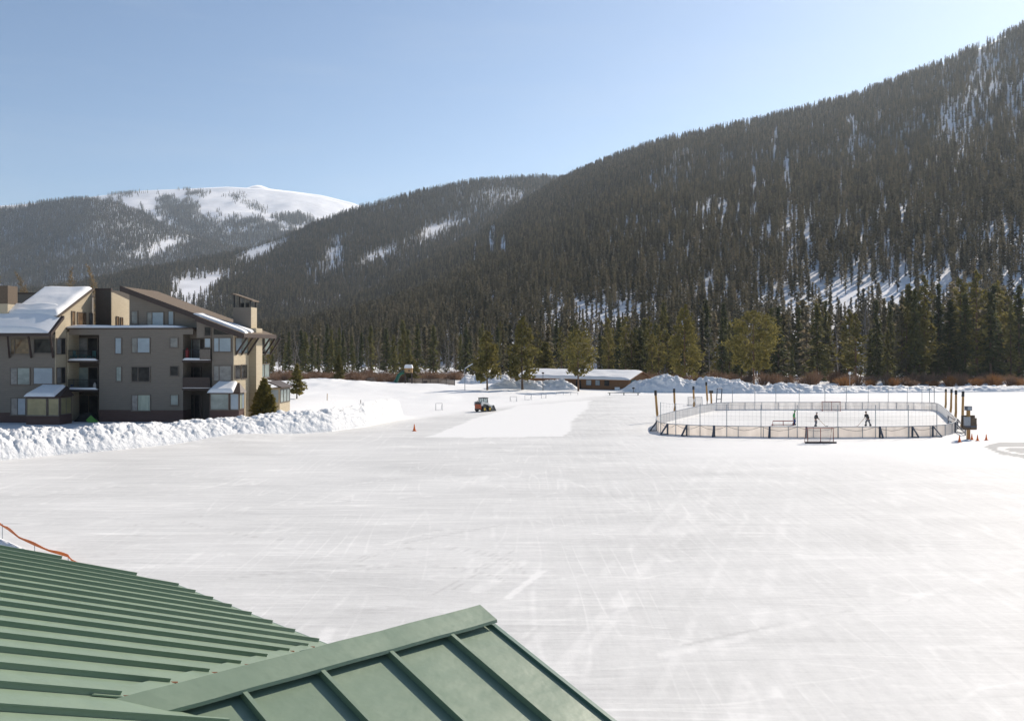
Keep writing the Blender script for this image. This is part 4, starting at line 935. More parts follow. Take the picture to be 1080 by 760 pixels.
# things on the balconies
def chair(name, label, u, w_, rz, m):
    t = thing(name, label, 'chair', BW(u, .55, w_), rz-ROT)
    s = MB(); s.box(-.3, .3, -.3, .3, .36, .44); s.build('seat', m, t)
    s = MB(); s.box(-.3, .3, .24, .31, .445, 1.0); s.build('backrest', m, t)
    for x in (-.27, .27):
        for y in (-.27, .27): s = MB(); s.box(x-.03, x+.03, y-.03, y+.03, 0, .358); s.build('leg', m, t)
    return t
M['teal'] = mat('teal_paint', (.03,.17,.18), (.02,.12,.13), 3, .5); M['bluep'] = mat('blue_fabric', (.03,.08,.3), None, 3, .6); M['lime'] = mat('lime_plastic', (.10,.32,.03), None, 3, .4); M['redp'] = mat('red_plastic', (.4,.03,.03), None, 3, .4)
chair('patio_chair', 'teal chair at the left end of the snowy top left balcony', bp(76, 375, .5)[0], wS3, R(25), M['teal'])
chair('patio_chair', 'teal chair at the right end of the snowy top left balcony', bp(96.5, 375, .5)[0], wS3, R(-30), M['teal'])
t = thing('patio_table', 'low teal table between two teal chairs on the balcony', 'table', BW(bp(86, 375, .5)[0], .6, wS3), -ROT)
s = MB(); s.box(-.5, .5, -.35, .35, .5, .56); s.build('tabletop', M['teal'], t)
for x in (-.42, .42):
    for y in (-.28, .28): s = MB(); s.box(x-.03, x+.03, y-.03, y+.03, 0, .498); s.build('leg', M['teal'], t)
chair('patio_chair', 'blue chair on the middle left balcony', bp(73.5, 405, .5)[0], wS2, R(15), M['bluep'])
def lathe(prof, n=14):
    b_ = MB(); vs, fs = [], []
    for (r_, z) in prof:
        for k in range(n): a = 2*PI*k/n; vs.append((r_*math.cos(a), r_*math.sin(a), z))
    for i in range(len(prof)-1):
        for k in range(n): k2 = (k+1) % n; fs.append((i*n+k, i*n+k2, (i+1)*n+k2, (i+1)*n+k))
    fs.append(tuple(range(n-1, -1, -1))); fs.append(tuple(range((len(prof)-1)*n, len(prof)*n))); b_.add(vs, fs); return b_
o = lathe([(.14,0),(.16,.1),(.16,.5),(.1,.6),(.05,.64),(.05,.72)]).build('gas_bottle', M['white'], smooth=True); o.location = BW(bp(100.5, 405, .4)[0], .3, wS2); tag(o, 'small white bottle at the right of the middle left balcony', 'bottle')
o = lathe([(.17,0),(.19,.1),(.19,.95),(.12,1.1),(.05,1.15),(.05,1.22)]).build('water_heater', M['redp'], smooth=True); o.location = BW(bp(197.5, 375, .3)[0], .3, wR3); tag(o, 'red cylinder standing on the top right balcony', 'cylinder')
t = MB(); n = 9
for i in range(n): pass
pts = [(-.75+1.5*i/8, .0, .12+.28*abs(i/4-1)**2.4) for i in range(9)]
for i in range(8): t.slab([(pts[i][0], -.35, pts[i][2]+.05), (pts[i+1][0], -.35, pts[i+1][2]+.05), (pts[i+1][0], .35, pts[i+1][2]+.05), (pts[i][0], .35, pts[i][2]+.05)], .05)
o = t.build('sled', M['lime']); ug = bp(101, 440, -.4)[0]; o.location = BW(ug, -.6, 0.05); o.rotation_euler = (R(55), R(35), -ROT); tag(o, 'lime green plastic sled leaning under the left balconies', 'sled')
cv_ = np.zeros((22, 22, 3))
for i in range(22):
    for j in range(22):
        a, b__ = (i/21-.5)*2, (j/21-.5)*2; r_ = max(abs(a), abs(b__))
        h_ = (1.25*(1-r_**3)+.1*float(fbm(np.array(a*3+5.), np.array(b__*3+5.), 4, 3))) if r_ < .99 else 0
        cv_[i, j] = (b__*1.35*(1-.15*h_), a*.8*(1-.15*h_), h_)
o = grid_obj('grill_cover', M['black'] and cv_, M['black']); o.location = BW(bp(92, 440, .2)[0], .3, -.2); o.rotation_euler = (0, 0, -ROT); tag(o, 'black covered grill beneath the left balconies', 'grill')
# ================================================================== HOCKEY RINK
def trans(name, c, tw=.5):
    m, nt, p = nm(name); p.inputs['Roughness'].default_value = .5
    pos = nd(nt, 'ShaderNodeNewGeometry').outputs['Position']
    col = ramp(nt, noise_tex(nt, mapping(nt, pos, (1.5, 1.5, .4)), 1., 5), [(.35, c), (.65, tuple(x*.88 for x in c))])
    nt.links.new(col, p.inputs['Base Color'])
    tr = nd(nt, 'ShaderNodeBsdfTranslucent'); nt.links.new(col, tr.inputs['Color'])
    mx = nd(nt, 'ShaderNodeMixShader'); mx.inputs[0].default_value = tw
    nt.links.new(p.outputs[0], mx.inputs[1]); nt.links.new(tr.outputs[0], mx.inputs[2]); nt.links.new(mx.outputs[0], nt.nodes['Material Output'].inputs['Surface']); return m
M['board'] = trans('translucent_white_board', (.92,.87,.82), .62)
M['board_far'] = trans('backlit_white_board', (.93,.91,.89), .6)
near = [(692.5,450),(692,453),(694.5,456),(702,457.8),(720,459.2),(750,460.2),(790,461),(840,461.5),(890,461.7),(930,461.4),(960,461),(985,460.3),(999,459),(1007,456.5),(1009,453)]
side_r = [(1006,449),(1000,442.5),(994,437),(990,434)]
far_ = [(987,432.6),(965,432.2),(930,432),(890,432),(850,432),(810,432),(780,432.1),(759,432.2)]
side_l = [(754,433),(737,436.5),(721,440.5),(706,444.5),(696,447.5)]
outline = [gd(*q) for q in near+side_r+far_+side_l]
def resamp(pts, step, closed=True):
    P_ = pts+[pts[0]] if closed else pts
    out = []; acc = 0.
    tot = sum((P_[i+1]-P_[i]).length for i in range(len(P_)-1)); n = round(tot/step); st = tot/n
    i = 0; pos = 0.; seg = (P_[1]-P_[0]).length
    for k in range(n if closed else n+1):
        tgt = k*st
        while i < len(P_)-2 and pos+seg < tgt: pos += seg; i += 1; seg = (P_[i+1]-P_[i]).length
        out.append(P_[i].lerp(P_[i+1], min(1, (tgt-pos)/seg)))
    return out
ring_ = resamp(outline, 2.35)
cen = sum(ring_, Vector())/len(ring_)
rk = thing('hockey_rink_boards', 'oval of pale hockey boards with tall thin posts standing on the ice', 'hockey rink', (cen.x, cen.y, 0))
L_ = lambda v: Vector((v.x-cen.x, v.y-cen.y, v.z))
BH = 1.05
rail = MB(); kick = MB()
Ymid = 106
for i, a in enumerate(ring_):
    b_ = ring_[(i+1) % len(ring_)]
    A, B = L_(a), L_(b_); d = (B-A).normalized(); nrm = Vector((d.y, -d.x, 0))
    s = MB(); up = Vector((0, 0, 1))
    q = [A+d*.02-nrm*.012, B-d*.02-nrm*.012, B-d*.02+nrm*.012, A+d*.02+nrm*.012]
    s.add([v+up*.06 for v in q]+[v+up*(BH-.02) for v in q], [(0,3,2,1),(4,5,6,7),(0,1,5,4),(1,2,6,5),(2,3,7,6),(3,0,4,7)])
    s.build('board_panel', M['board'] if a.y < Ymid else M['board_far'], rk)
    rail.bar(A+up*(BH+.02), B+up*(BH+.02), .07, .06); kick.bar(A+up*.03, B+up*.03, .06, .06)
    rail.bar(A+nrm*.04, A+nrm*.04+up*BH, .06, .06)
    m_ = A.lerp(B, .5); 
rail.build('board_frame', M['steel'], rk); kick.build('kick_rail', M['white'], rk)
def ringpoint(px, nearside):
    best = None
    pts = near if nearside else far_
    xs = [q[0] for q in pts]; o_ = np.argsort(xs)
    y = float(np.interp(px, np.array(xs)[o_], np.array([q[1] for q in pts])[o_])); return L_(gd(px, y))
posts_n = [697.6, 713.5, 739, 767, 803, 841, 883.5, 923, 957.3, 987.2]
posts_f = [773, 796.5, 818.5, 843, 870, 892.5, 915.5, 936.5, 956.5, 972, 980, 985]
tops = []
for ps, ns_ in ((posts_n, 1), (posts_f, 0)):
    row = []
    for px in ps:
        g_ = ringpoint(px, ns_); out_ = (g_.normalized()*.12)
        s = MB(); s.tube([g_+out_, g_+out_+Vector((0, 0, 3.15))], .04, 8); s.build('tall_post', M['steel'], rk); row.append(g_+out_+Vector((0, 0, 3.1)))
    tops.append(row)
wr_ = MB()
for row in tops:
    for a, b_ in zip(row[:-1], row[1:]): wr_.tube([a, a.lerp(b_, .5)-Vector((0, 0, .05)), b_], .010, 5)
wr_.build('top_wire', M['steel'], rk)
me_ = MB()
for a, b_ in zip(tops[0][:-1], tops[0][1:]):
    n_ = int((b_-a).length/.4)
    for q in range(1, n_): p_ = a.lerp(b_, q/n_); me_.bar(p_, p_-Vector((0, 0, 2.0)), .007)
    for q in range(1, 6): z_ = Vector((0, 0, .36*q)); me_.bar(a-z_, b_-z_, .007)
me_.build('mesh_netting', M['steel'], rk)
sag = MB()
nrow = [p_-Vector((0, 0, 2.05)) for p_ in tops[0]]
for a, b_ in zip(nrow[:-1], nrow[1:]): sag.tube([a, a.lerp(b_, .25)-Vector((0, 0, .28)), a.lerp(b_, .5)-Vector((0, 0, .4)), a.lerp(b_, .75)-Vector((0, 0, .28)), b_], .018, 5)
sag.build('sagging_cable', M['darksteel'], rk)
def brace(foot, head, h=1.06):
    hd = ringpoint(head[0], True)-Vector((0, .16, 0)) if head[0] > 694 and head[0] < 1004 else L_(gd(*head))-Vector((0, .16, 0))
    f_ = hd+Vector(((foot[0]-head[0])/F*92, -.5, 0)); s = MB()
    s.bar(hd, hd+Vector((0, 0, h)), .16, .10); s.bar(f_+Vector((0, 0, .05)), hd+Vector((0, 0, h)), .15, .10); s.bar(f_+Vector((0, 0, .05)), hd+Vector((0, 0, .05)), .09, .07); s.build('brace', M['darksteel'], rk)
for f_, h_ in (((684,454.5),(693.3,454)),((695.5,457),(703.8,456)),((717.5,459),(724,457.5)),((750,460),(753,458.5)),((809,461.5),(811.3,460)),((847.5,462.5),(850,461)),((928.5,463),(927.2,461)),((966,461.7),(961.5,460.5)),((990.5,461),(983,460)),((1015,458),(1006.5,456)),((1016,456),(1009,452))): brace(f_, h_)
# folded net frame at the far left corner
s = MB(); a, b_ = L_(gd(755, 431.5)), L_(gd(760, 431)); 
for q in (0, 1): s.tube([a.lerp(b_, q), a.lerp(b_, q)+Vector((.25, .2, 2.9))], .07, 8)
s.tube([a+Vector((.25, .2, 2.9)), b_+Vector((.25, .2, 2.9))], .07, 8); s.tube([a+Vector((.1, .1, 1.4)), b_+Vector((.1, .1, 1.4))], .05, 8)
s.build('corner_gate', M['darksteel'], rk)
s = MB(); a, b_ = L_(gd(980.5, 431.5)), L_(gd(985.5, 432))
for q in (0, 1): s.tube([a.lerp(b_, q), a.lerp(b_, q)+Vector((0, .1, 3.2-.3*(1-q)))], .045, 8)
s.tube([a+Vector((0, .1, 2.9)), b_+Vector((0, .1, 3.2))], .045, 8); s.build('corner_gate', M['darksteel'], rk)
# fence of low rails at the right end
s = MB(); a, b_ = L_(gd(1000, 447)), L_(gd(1018, 459)); 
for t_ in (0, .5, 1): p_ = a.lerp(b_, t_); s.bar(p_, p_+Vector((0, 0, 1.0)), .09)
s.bar(a+Vector((0, 0, .95)), b_+Vector((0, 0, .95)), .09); s.bar(a+Vector((0, 0, .5)), b_+Vector((0, 0, .25)), .08); s.build('end_rail', M['darksteel'], rk)

# ------------------------------------------------------------------ goals
def goal(label, px, py, w_, h, rz, tube, netc, d=.9, pad=False, grp='hockey goals'):
    g_ = gd(px, py); t = thing('hockey_goal', label, 'goal', (g_.x, g_.y, 0.01), rz, grp)
    s = MB(); r_ = .04
    s.tube([(-w_/2, 0, 0), (-w_/2, 0, h), (w_/2, 0, h), (w_/2, 0, 0)], r_, 8); s.tube([(0, .0, h), (0, .02, .05)], r_*.8, 8); s.build('goal_frame', tube, t)
    s = MB()
    s.tube([(-w_/2, 0, h), (-w_/2, d*.45, h), (-w_/2, d, .04), (-w_/2, 0, .04)], r_*.7, 6); s.tube([(w_/2, 0, h), (w_/2, d*.45, h), (w_/2, d, .04), (w_/2, 0, .04)], r_*.7, 6); s.tube([(-w_/2, d, .04), (w_/2, d, .04)], r_*.7, 6); s.build('back_stay', tube, t)
    n_ = MB(); st = .11; k = int(w_/st)
    for i in range(1, k): x = -w_/2+w_*i/k; n_.bar((x, 0, .04), (x, 0, h), .010); n_.bar((x, d*.45, h), (x, d, .04), .008)
    for i in range(1, int(h/st)+1):
        z = h*i/(int(h/st)+1); n_.bar((-w_/2, 0, z), (w_/2, 0, z), .010); y = d-(d*.55)*z/h; n_.bar((-w_/2, y, z), (w_/2, y, z), .008)
        for sx in (-1, 1): n_.bar((sx*w_/2, 0, z), (sx*w_/2, y, z), .010)
    n_.build('net', netc, t)
    if pad: p_ = MB(); p_.box(-w_/2-.25, w_/2+.25, -.12, .03, 0, .13); p_.build('base_pad', M['black'], t)
    return t
M['net'] = mat('pale_net_cord', (.62,.58,.53), (.5,.46,.42), 4, .8)
goal('red framed goal with black base on the ice in front of the rink boards', 865.5, 467.3, 2.35, 1.36, R(2), M['red'], M['net'], pad=True)
goal('grey framed goal against the far boards inside the rink', 877, 433.5, 2.4, 1.3, R(-4), M['red'], M['net'])
goal('grey framed goal outside the far left corner of the rink among timber posts', 733.5, 427.8, 2.1, 1.3, R(6), M['steel'], M['net'])
g_ = gd(826, 448.6); t = thing('shooting_frame', 'low red pipe frame on the ice beside the green jacketed player', 'frame', (g_.x, g_.y, .01))
s = MB(); s.tube([(-1.15, 0, 0), (-1.15, 0, .5), (1.15, 0, .5), (1.15, 0, 0)], .05, 8); s.build('top_rail', M['red'], t)
s = MB(); s.tube([(0, .0, 0), (0, 0, .46)], .04, 8); s.tube([(-1.15, 0, .04), (-1.15, .6, .04), (1.15, .6, .04), (1.15, 0, .04)], .04, 6); s.build('base_bar', M['red'], t)
# small pipe goals on the open snow
def pipe_goal(label, px, py, w_, h, rz):
    g_ = gd(px, py); t = thing('pipe_goal', label, 'goal', (g_.x, g_.y, gz(g_.x, g_.y)-.03), rz, 'small pipe goals on the open snow')
    s = MB(); s.tube([(-w_/2, 0, 0), (-w_/2, 0, h), (w_/2, 0, h), (w_/2, 0, 0)], .035, 6); s.build('pipe_frame', M['white'] if False else M['steel'], t)
    s = MB(); s.tube([(-w_/2, 0, h), (-w_/2*.8, .7, .03), (w_/2*.8, .7, .03), (w_/2, 0, h)], .028, 6); s.build('pipe_back', M['steel'], t)
pipe_goal('thin pipe goal alone on the ice beyond the end of the long bank', 463, 432.5, .9, 1.0, R(10))
pipe_goal('thin pipe goal right of the skid steer, leftmost of three', 541.5, 423, 1.1, .85, R(-5))
pipe_goal('thin pipe goal in the middle of the three behind the snow patch', 557, 421.5, 1.1, .85, R(8))
pipe_goal('thin pipe goal right of the skid steer, rightmost of three', 573.5, 420, .8, .85, R(3))
g_ = gd(598, 416.3); t = thing('low_barrier', 'low thin rail on the snow before the bank left of the lodge', 'barrier', (g_.x, g_.y, 0)); s = MB(); s.tube([(-2.1, 0, .4), (2.1, 0, .45)], .04, 6); s.build('rail', M['steel'], t)
for x in (-2, -.7, .7, 2): s = MB(); s.tube([(x, 0, 0), (x, 0, .4)], .035, 6); s.build('post', M['steel'], t)
for (px, py, h, lab) in ((345, 427, 1.1, 'pale thin stake standing behind the snow bank right of the young fir'), (380.3, 426.5, .6, 'short dark stake behind the end of the long snow bank')):
    g_ = gd(px, py); s = MB(); s.tube([(0, 0, -.2), (.02, 0, h)], .05, 6); o = s.build('marker_stake', M['timber'] if h > 1 else M['brown'], loc=(g_.x, g_.y, gz(g_.x, g_.y))); tag(o, lab, 'stake')

# ------------------------------------------------------------------ timber posts round the rink
for (x0, y0, x1, y1, lab) in ((692.8,445,691.3,412,'leaning timber post at the left end of the rink, leftmost of the row'),(711,437.5,711,410,'straight timber post, second in the row left of the rink'),(731.5,431,731.3,407.5,'timber post before the small goal outside the rink, third in the row'),(745.6,427,744.8,403,'tallest timber post in the row left of the rink'),
                              (996.7,431,997.7,410.3,'timber post at the far right of the rink, leftmost of four'),(1002,436,1003.6,410.6,'timber post, second of four at the right end of the rink'),(1007.2,442,1008.4,411.6,'timber post with dark top, third of four at the right end of the rink'),(1014,450,1015.8,413,'leaning timber post with dark cap nearest the control board')):
    a = gd(x0, y0); b_ = at(x1, y1, a.y); t = thing('timber_post', lab, 'post', a)
    s = MB(); mid = (b_-a)*.5+Vector((.05, 0, 0)); s.tube([Vector((0, 0, -.2)), mid*.5+Vector((.06, 0, 0)), mid, (b_-a)], [.16, .15, .14, .125], 8); s.build('pole', M['timber'], t)
    s = MB(); s.tube([(b_-a)*.86+Vector((.0, 0, 0)), (b_-a)+Vector((0, 0, .05))], [.16, .15], 8); s.build('cap', M['black'], t)
a = gd(750.5, 426); t = thing('floodlight_post', 'short timber post carrying a dark floodlight left of the rink', 'light post', a)
s = MB(); s.tube([(0, 0, -.2), (-.1, 0, 1.7)], [.15, .13], 8); s.build('pole', M['timber'], t); s = MB(); s.box(-.35, .2, -.2, .2, 1.701, 2.1); s.build('floodlight', M['black'], t)
# control board
a = gd(1021.3, 463); t = thing('control_board', 'brown board with grey panel on a timber post at the rink right end', 'control board', a, R(8))
s = MB(); s.box(-.14, .14, -.1, .1, -.1, 2.72); s.build('post', M['timber'], t)
s = MB(); s.box(-.62, .75, .101, .18, 1.0, 2.25); s.box(-.62, .75, -.16, -.101, .9, 2.0); s.build('back_board', M['shingle'], t)
s = MB(); s.box(-.60, .02, -.30, -.163, 1.3, 2.12); s.build('panel', M['steel'], t); s = MB(); s.box(.08, .7, -.27, -.163, 1.0, 1.45); s.build('panel', M['shingle'], t)
s = MB(); s.box(-.52, .62, -.34, -.302, 1.15, 1.28); s.build('ledge', M['darksteel'], t)
s = MB(); s.box(-.26, .24, -.22, .22, 2.722, 3.12); fo = s.build('floodlight', M['darksteel'], t); s = MB(); s.box(-.22, .20, -.235, -.222, 2.77, 3.08); s.build('lens', M['steel'], fo)
# cones
def cone(label, px, py, h, rz=0, tilt=0):
    g_ = gd(px, py); t = thing('traffic_cone', label, 'traffic cone', (g_.x, g_.y, .0), rz, 'orange traffic cones on the ice')
    s = MB(); w_ = h*.28; s.box(-w_, w_, -w_, w_, 0, .05*h); s.build('base', M['orange'], t)
    o = lathe([(h*.22, .052*h), (h*.12, .5*h), (h*.05, h), (h*.03, 1.01*h)], 12).build('cone_body', M['orange'], t, smooth=True)
cone('lone orange cone on the ice left of the white snow patch', 437, 454.4, .72)
cone('orange cone nearest the rink, left of the control board post', 1012, 466, .62); cone('orange cone half hidden behind the control board post', 1025, 463.4, .55)
cone('orange cone just right of the control board', 1031, 464.6, .55); cone('orange cone farthest right, beyond the control board', 1040.2, 464, .55)

# ------------------------------------------------------------------ people
def skinned(name, pts, edges, rad, m, parent, sub=2):
    me = bpy.data.meshes.new(name); me.from_pydata([tuple(p) for p in pts], edges, []); me.update()
    o = bpy.data.objects.new(name, me); COL.objects.link(o); o.parent = parent
    sk = o.modifiers.new('skin', 'SKIN'); sk.use_smooth_shade = True
    if not me.skin_vertices: me.attributes.new  # layer comes with the modifier
    for i, r_ in enumerate(rad): me.skin_vertices[0].data[i].radius = (r_, r_) if not isinstance(r_, tuple) else r_
    me.skin_vertices[0].data[0].use_root = True
    ss = o.modifiers.new('sub', 'SUBSURF'); ss.levels = sub; ss.render_levels = sub
    me.materials.append(m); return o
M['skin'] = mat('skin', (.45,.27,.19), (.40,.24,.17), 6, .6); M['hair'] = mat('dark_hair', (.03,.022,.016), None, 8, .7)
def person(label, px, py, H, rz, jacket, trousers, hat, lean=.15, spread=.22, stride=.1, hands=((.25,-.38,.95),(-.1,-.42,1.0)), stick=None):
    """local: faces -Y; z up; H total height, drawn for 1.78 m then scaled"""
    g_ = gd(px, py); t = thing('person', label, 'person', (g_.x, g_.y, .02), rz); k = H/1.78; t.scale = (k, k, k)
    hip = Vector((0, .02, .88)); ch = Vector((0, -lean*.55, 1.22)); nk = Vector((0, -lean, 1.46)); hd = Vector((0, -lean-.05, 1.62))
    kn = [Vector((s*spread*.85, -.12+s*stride*.5, .50)) for s in (-1, 1)]; an = [Vector((s*spread, .02+s*stride, .14)) for s in (-1, 1)]
    shl = [nk+Vector((s*.2, .02, -.08)) for s in (-1, 1)]; hnd = [Vector(hands[1]), Vector(hands[0])]
    el = [(shl[i]+hnd[i])/2+Vector(((-.09, .09)[i], .10, -.06)) for i in (0, 1)]
    # body: one continuous skin
    P_ = [hip, ch, nk, hd-Vector((0, 0, .05)), hd+Vector((0, -.01, .08))]+shl+el+hnd+kn+an+[a+Vector((0, -.17, -.06)) for a in an]
    E_ = [(0,1),(1,2),(2,3),(3,4),(1,5),(1,6),(5,7),(6,8),(7,9),(8,10),(0,11),(0,12),(11,13),(12,14),(13,15),(14,16)]
    body = skinned('body', P_, E_, [.12,.13,.06,.085,.085,.06,.06,.045,.045,.04,.04,.07,.07,.045,.045,.045,.045], M['skin'], t)
    s = MB()
    for i in (0, 1):                                         # fingers closed round whatever is held
        for q in range(4): c = hnd[i]+Vector((0, -.035, .03-.02*q)); s.tube([c+Vector((-.04, 0, 0)), c+Vector((0, -.03, 0)), c+Vector((.035, -.01, 0))], .011, 5)
        s.tube([hnd[i]+Vector((0, -.02, .03)), hnd[i]+Vector((-.03, -.05, .05))], .012, 5)
    s.build('gloves', M['black'], t)
    s = MB(); c = hd+Vector((0, -.088, .0)); s.tube([c+Vector((0, .02, .035)), c+Vector((0, -.02, .0)), c+Vector((0, .01, -.01))], .012, 6); s.tube([c+Vector((-.025, .008, -.05)), c+Vector((.025, .008, -.05))], .006, 5)
    for x in (-.033, .033): s.tube([c+Vector((x-.01, .008, .03)), c+Vector((x+.01, .008, .03))], .007, 5)
    for x in (-.092, .092): s.tube([hd+Vector((x, 0, -.02)), hd+Vector((x, .01, .04))], .018, 6)
    s.build('face', M['skin'], t)
    skinned('jacket', [hip+Vector((0, 0, .0)), ch, nk-Vector((0, 0, .05))]+shl+el+[el[i].lerp(hnd[i], .86) for i in (0, 1)], [(0,1),(1,2),(1,3),(1,4),(3,5),(4,6),(5,7),(6,8)], [(.20,.16),(.21,.17),.10,.095,.095,.075,.075,.058,.058], jacket, t)
    skinned('trousers', [hip-Vector((0, 0, .02))]+kn+[a+Vector((0, 0, -.02)) for a in an], [(0,1),(0,2),(1,3),(2,4)], [(.19,.16),.105,.105,.085,.085], trousers, t)
    for i in (0, 1):
        sk_ = MB(); a = an[i]; sk_.box(a.x-.05, a.x+.05, a.y-.19, a.y+.09, .05, .20); so_ = sk_.build('skate', M['black'], t); bl = MB(); bl.box(a.x-.006, a.x+.006, a.y-.2, a.y+.1, -.01, .048); bl.build('blade', M['steel'], so_)
    h_ = lathe([(.112, .02), (.118, .06), (.10, .12), (.06, .155), (.01, .165)], 14).build('hat', hat, t, smooth=True); h_.location = hd+Vector((0, .005, .0))
    if stick:
        st_ = thing('hockey_stick', stick[0], 'hockey stick', (g_.x, g_.y, .02), rz); st_.scale = (k, k, k)
        a, b_ = Vector(stick[1]), Vector(stick[2]); s = MB(); s.bar(a, b_, .035, .028); s.build('shaft', M['timber'], st_)
        s = MB(); d = (b_-a); d.z = 0; d.normalize(); s.bar(b_+Vector((0, 0, .02)), b_+d*.32+Vector((0, 0, .02)), .02, .075); s.build('stick_blade', M['black'], st_)
    return t
M['green_j'] = mat('green_jacket', (.03,.36,.08), (.02,.28,.06), 5, .7); M['blue_t'] = mat('blue_trousers', (.03,.07,.22), None, 5, .8)
M['black_j'] = mat('black_jacket', (.018,.018,.02), None, 5, .7); M['grey_t'] = mat('grey_trousers', (.15,.16,.18), None, 5, .8); M['hat_g'] = mat('grey_hat', (.2,.2,.2), None, 5, .8)
person('person in green jacket and blue trousers standing on the rink', 837.3, 448.3, 1.66, R(75), M['green_j'], M['blue_t'], M['green_j'], .06, .13, .06, ((.22,-.18,.86),(-.22,-.15,.86)))
person('person in black jacket and grey trousers holding a stick at the rink middle', 860, 450, 1.6, R(40), M['black_j'], M['grey_t'], M['hat_g'], .14, .16, .08, ((.2,-.34,.95),(-.12,-.30,1.05)), ('hockey stick held by the player in grey trousers', (-.12,-.32,1.1), (1.05,-.75,.03)))
person('person in black jacket leaning forward over a long stick on the rink', 915.7, 449.3, 1.66, R(-62), M['black_j'], M['grey_t'], M['black_j'], .34, .2, .16, ((.15,-.58,.88),(-.1,-.42,1.0)), ('hockey stick reaching left from the leaning player', (-.1,-.40,1.05), (.15,-2.0,.03)))

# ------------------------------------------------------------------ skid steer
g_ = gd(509.5, 433.8); sk = thing('skid_steer', 'compact skid steer loader, orange rear and white sides, driving across the snow', 'loader', (g_.x, g_.y, 0), R(52))
M['loader_white'] = mat('loader_white', (.72,.71,.68), (.6,.59,.56), 3, .4); M['loader_orange'] = mat('loader_orange', (.50,.10,.03), (.40,.08,.025), 3, .4); M['yellow_rim'] = mat('yellow_rim', (.65,.42,.04), None, 3, .5); M['loader_dark'] = mat('loader_charcoal', (.03,.03,.033), (.05,.05,.05), 4, .5)
sk.scale = (.9, .9, .9)
s = MB(); s.prism([(-1.25,.35),(1.0,.35),(1.15,.6),(.7,1.0),(-1.25,1.1)], 1, -.55, .55); s.build('body', M['loader_dark'], sk)
s = MB(); s.prism([(-1.28,.42),(-1.1,.42),(-1.1,1.28),(-1.28,1.15)], 1, -.56, .56); s.build('rear_door', M['loader_orange'], sk); s = MB(); s.box(-1.27, -.5, -.54, .54, 1.101, 1.38); s.build('engine_hood', M['loader_dark'], sk)
s = MB(); s.box(-1.30, -1.281, -.52, .52, .30, .5); s.build('bumper', M['loader_dark'], sk)
for y in (-.42, .42): s = MB(); s.box(-1.295, -1.281, y-.08, y+.08, .98, 1.08); s.build('tail_light', M['redp'], sk)
cab = MB()
for x, y in ((-.48,-.5),(-.48,.5),(.55,-.5),(.55,.5)): cab.bar((x, y, 1.0), (x*.95, y*.92, 2.02), .09)
cab.build('cab_frame', M['loader_dark'], sk)
s = MB(); s.box(-.55, .62, -.52, .52, 2.02, 2.12); s.build('cab_roof', M['loader_dark'], sk); s = MB(); s.box(-.44, .5, -.44, .44, 1.05, 2.0)
m, nt, p = nm('cab_glass'); p.inputs['Base Color'].default_value = (.55,.65,.66,1); p.inputs['Roughness'].default_value = .05; p.inputs['Transmission Weight'].default_value = .7; s.build('cab_glass', m, sk)
for y in (-.68, .68):
    s = MB(); s.prism([(-1.2,.95),(-1.2,1.42),(-.95,1.55),(.2,1.35),(1.35,.62),(1.35,.42),(1.2,.42),(.1,1.12),(-.8,1.25),(-.95,.95)], 1, y-.1, y+.1); s.build('lift_arm', M['loader_white'], sk)
    for x in (-.62, .62):
        wl_ = MB(); n = 20
        wl_.tube([(x, y-.14*1.2, .42), (x, y-.1, .42), (x, y+.1, .42), (x, y+.14*1.2, .42)], [.36, .42, .42, .36], 20); wo_ = wl_.build('wheel', M['black'], sk)
        r_ = MB(); r_.tube([(x, y-.18, .42), (x, y+.18, .42)], .22, 16); r_.build('rim', M['yellow_rim'], wo_)
s = MB(); s.prism([(1.2,.08),(2.15,.03),(2.15,.08),(1.45,.18),(1.38,.75),(1.55,.95),(1.2,.9)], 1, -.85, .85); bk = s.build('bucket', M['loader_white'], sk)
for y in (-.86, .86): s = MB(); s.prism([(1.2,.08),(2.15,.03),(1.55,.95),(1.2,.9)], 1, y-.02, y+.02); s.build('bucket_side', M['loader_dark'], bk)
s = MB(); s.tube([(-1.0, .3, 1.38), (-1.0, .3, 1.75)], .05, 8); s.build('exhaust', M['loader_dark'], sk)

# ------------------------------------------------------------------ lodge across the ice
lr = R(36); g0 = at(663, 411, 196); lg = thing('brown_lodge', 'long low brown wooden lodge with snow covered roof between the snow banks', 'lodge', (g0.x, g0.y, -.1), -lr)
M['lodge_wood'] = siding('lodge_wood', (.20,.095,.040), (.26,.13,.055), .3)
LL, LD, LH = 29., 9.5, 2.45
s = MB(); s.prism([(0,-.3),(LD,-.3),(LD,LH),(LD/2,LH+1.35),(0,LH)], 0, -LL, 0); s.build('wall', M['lodge_wood'], lg)
s = MB(); ov = .9
for (y0, y1) in ((-ov, LD/2), (LD+ov, LD/2)): s.slab([(-LL-.6, y0, LH-.2), (.9, y0, LH-.2), (.9, LD/2, LH+1.42), (-LL-.6, LD/2, LH+1.42)], .18)
rfo = fixn(s.build('roof', M['lodge_wood'], lg))
snowslab([(-LL-.5, -ov-.05, LH-.2), (.75, -ov-.05, LH-.2), (.75, LD/2+.1, LH+1.42), (-LL-.5, LD/2+.1, LH+1.42)], .5, rfo, 41, 44); snowslab([(.75, LD+ov, LH-.2), (-LL-.5, LD+ov, LH-.2), (-LL-.5, LD/2, LH+1.42), (.75, LD/2, LH+1.42)], .5, rfo, 42, 30)
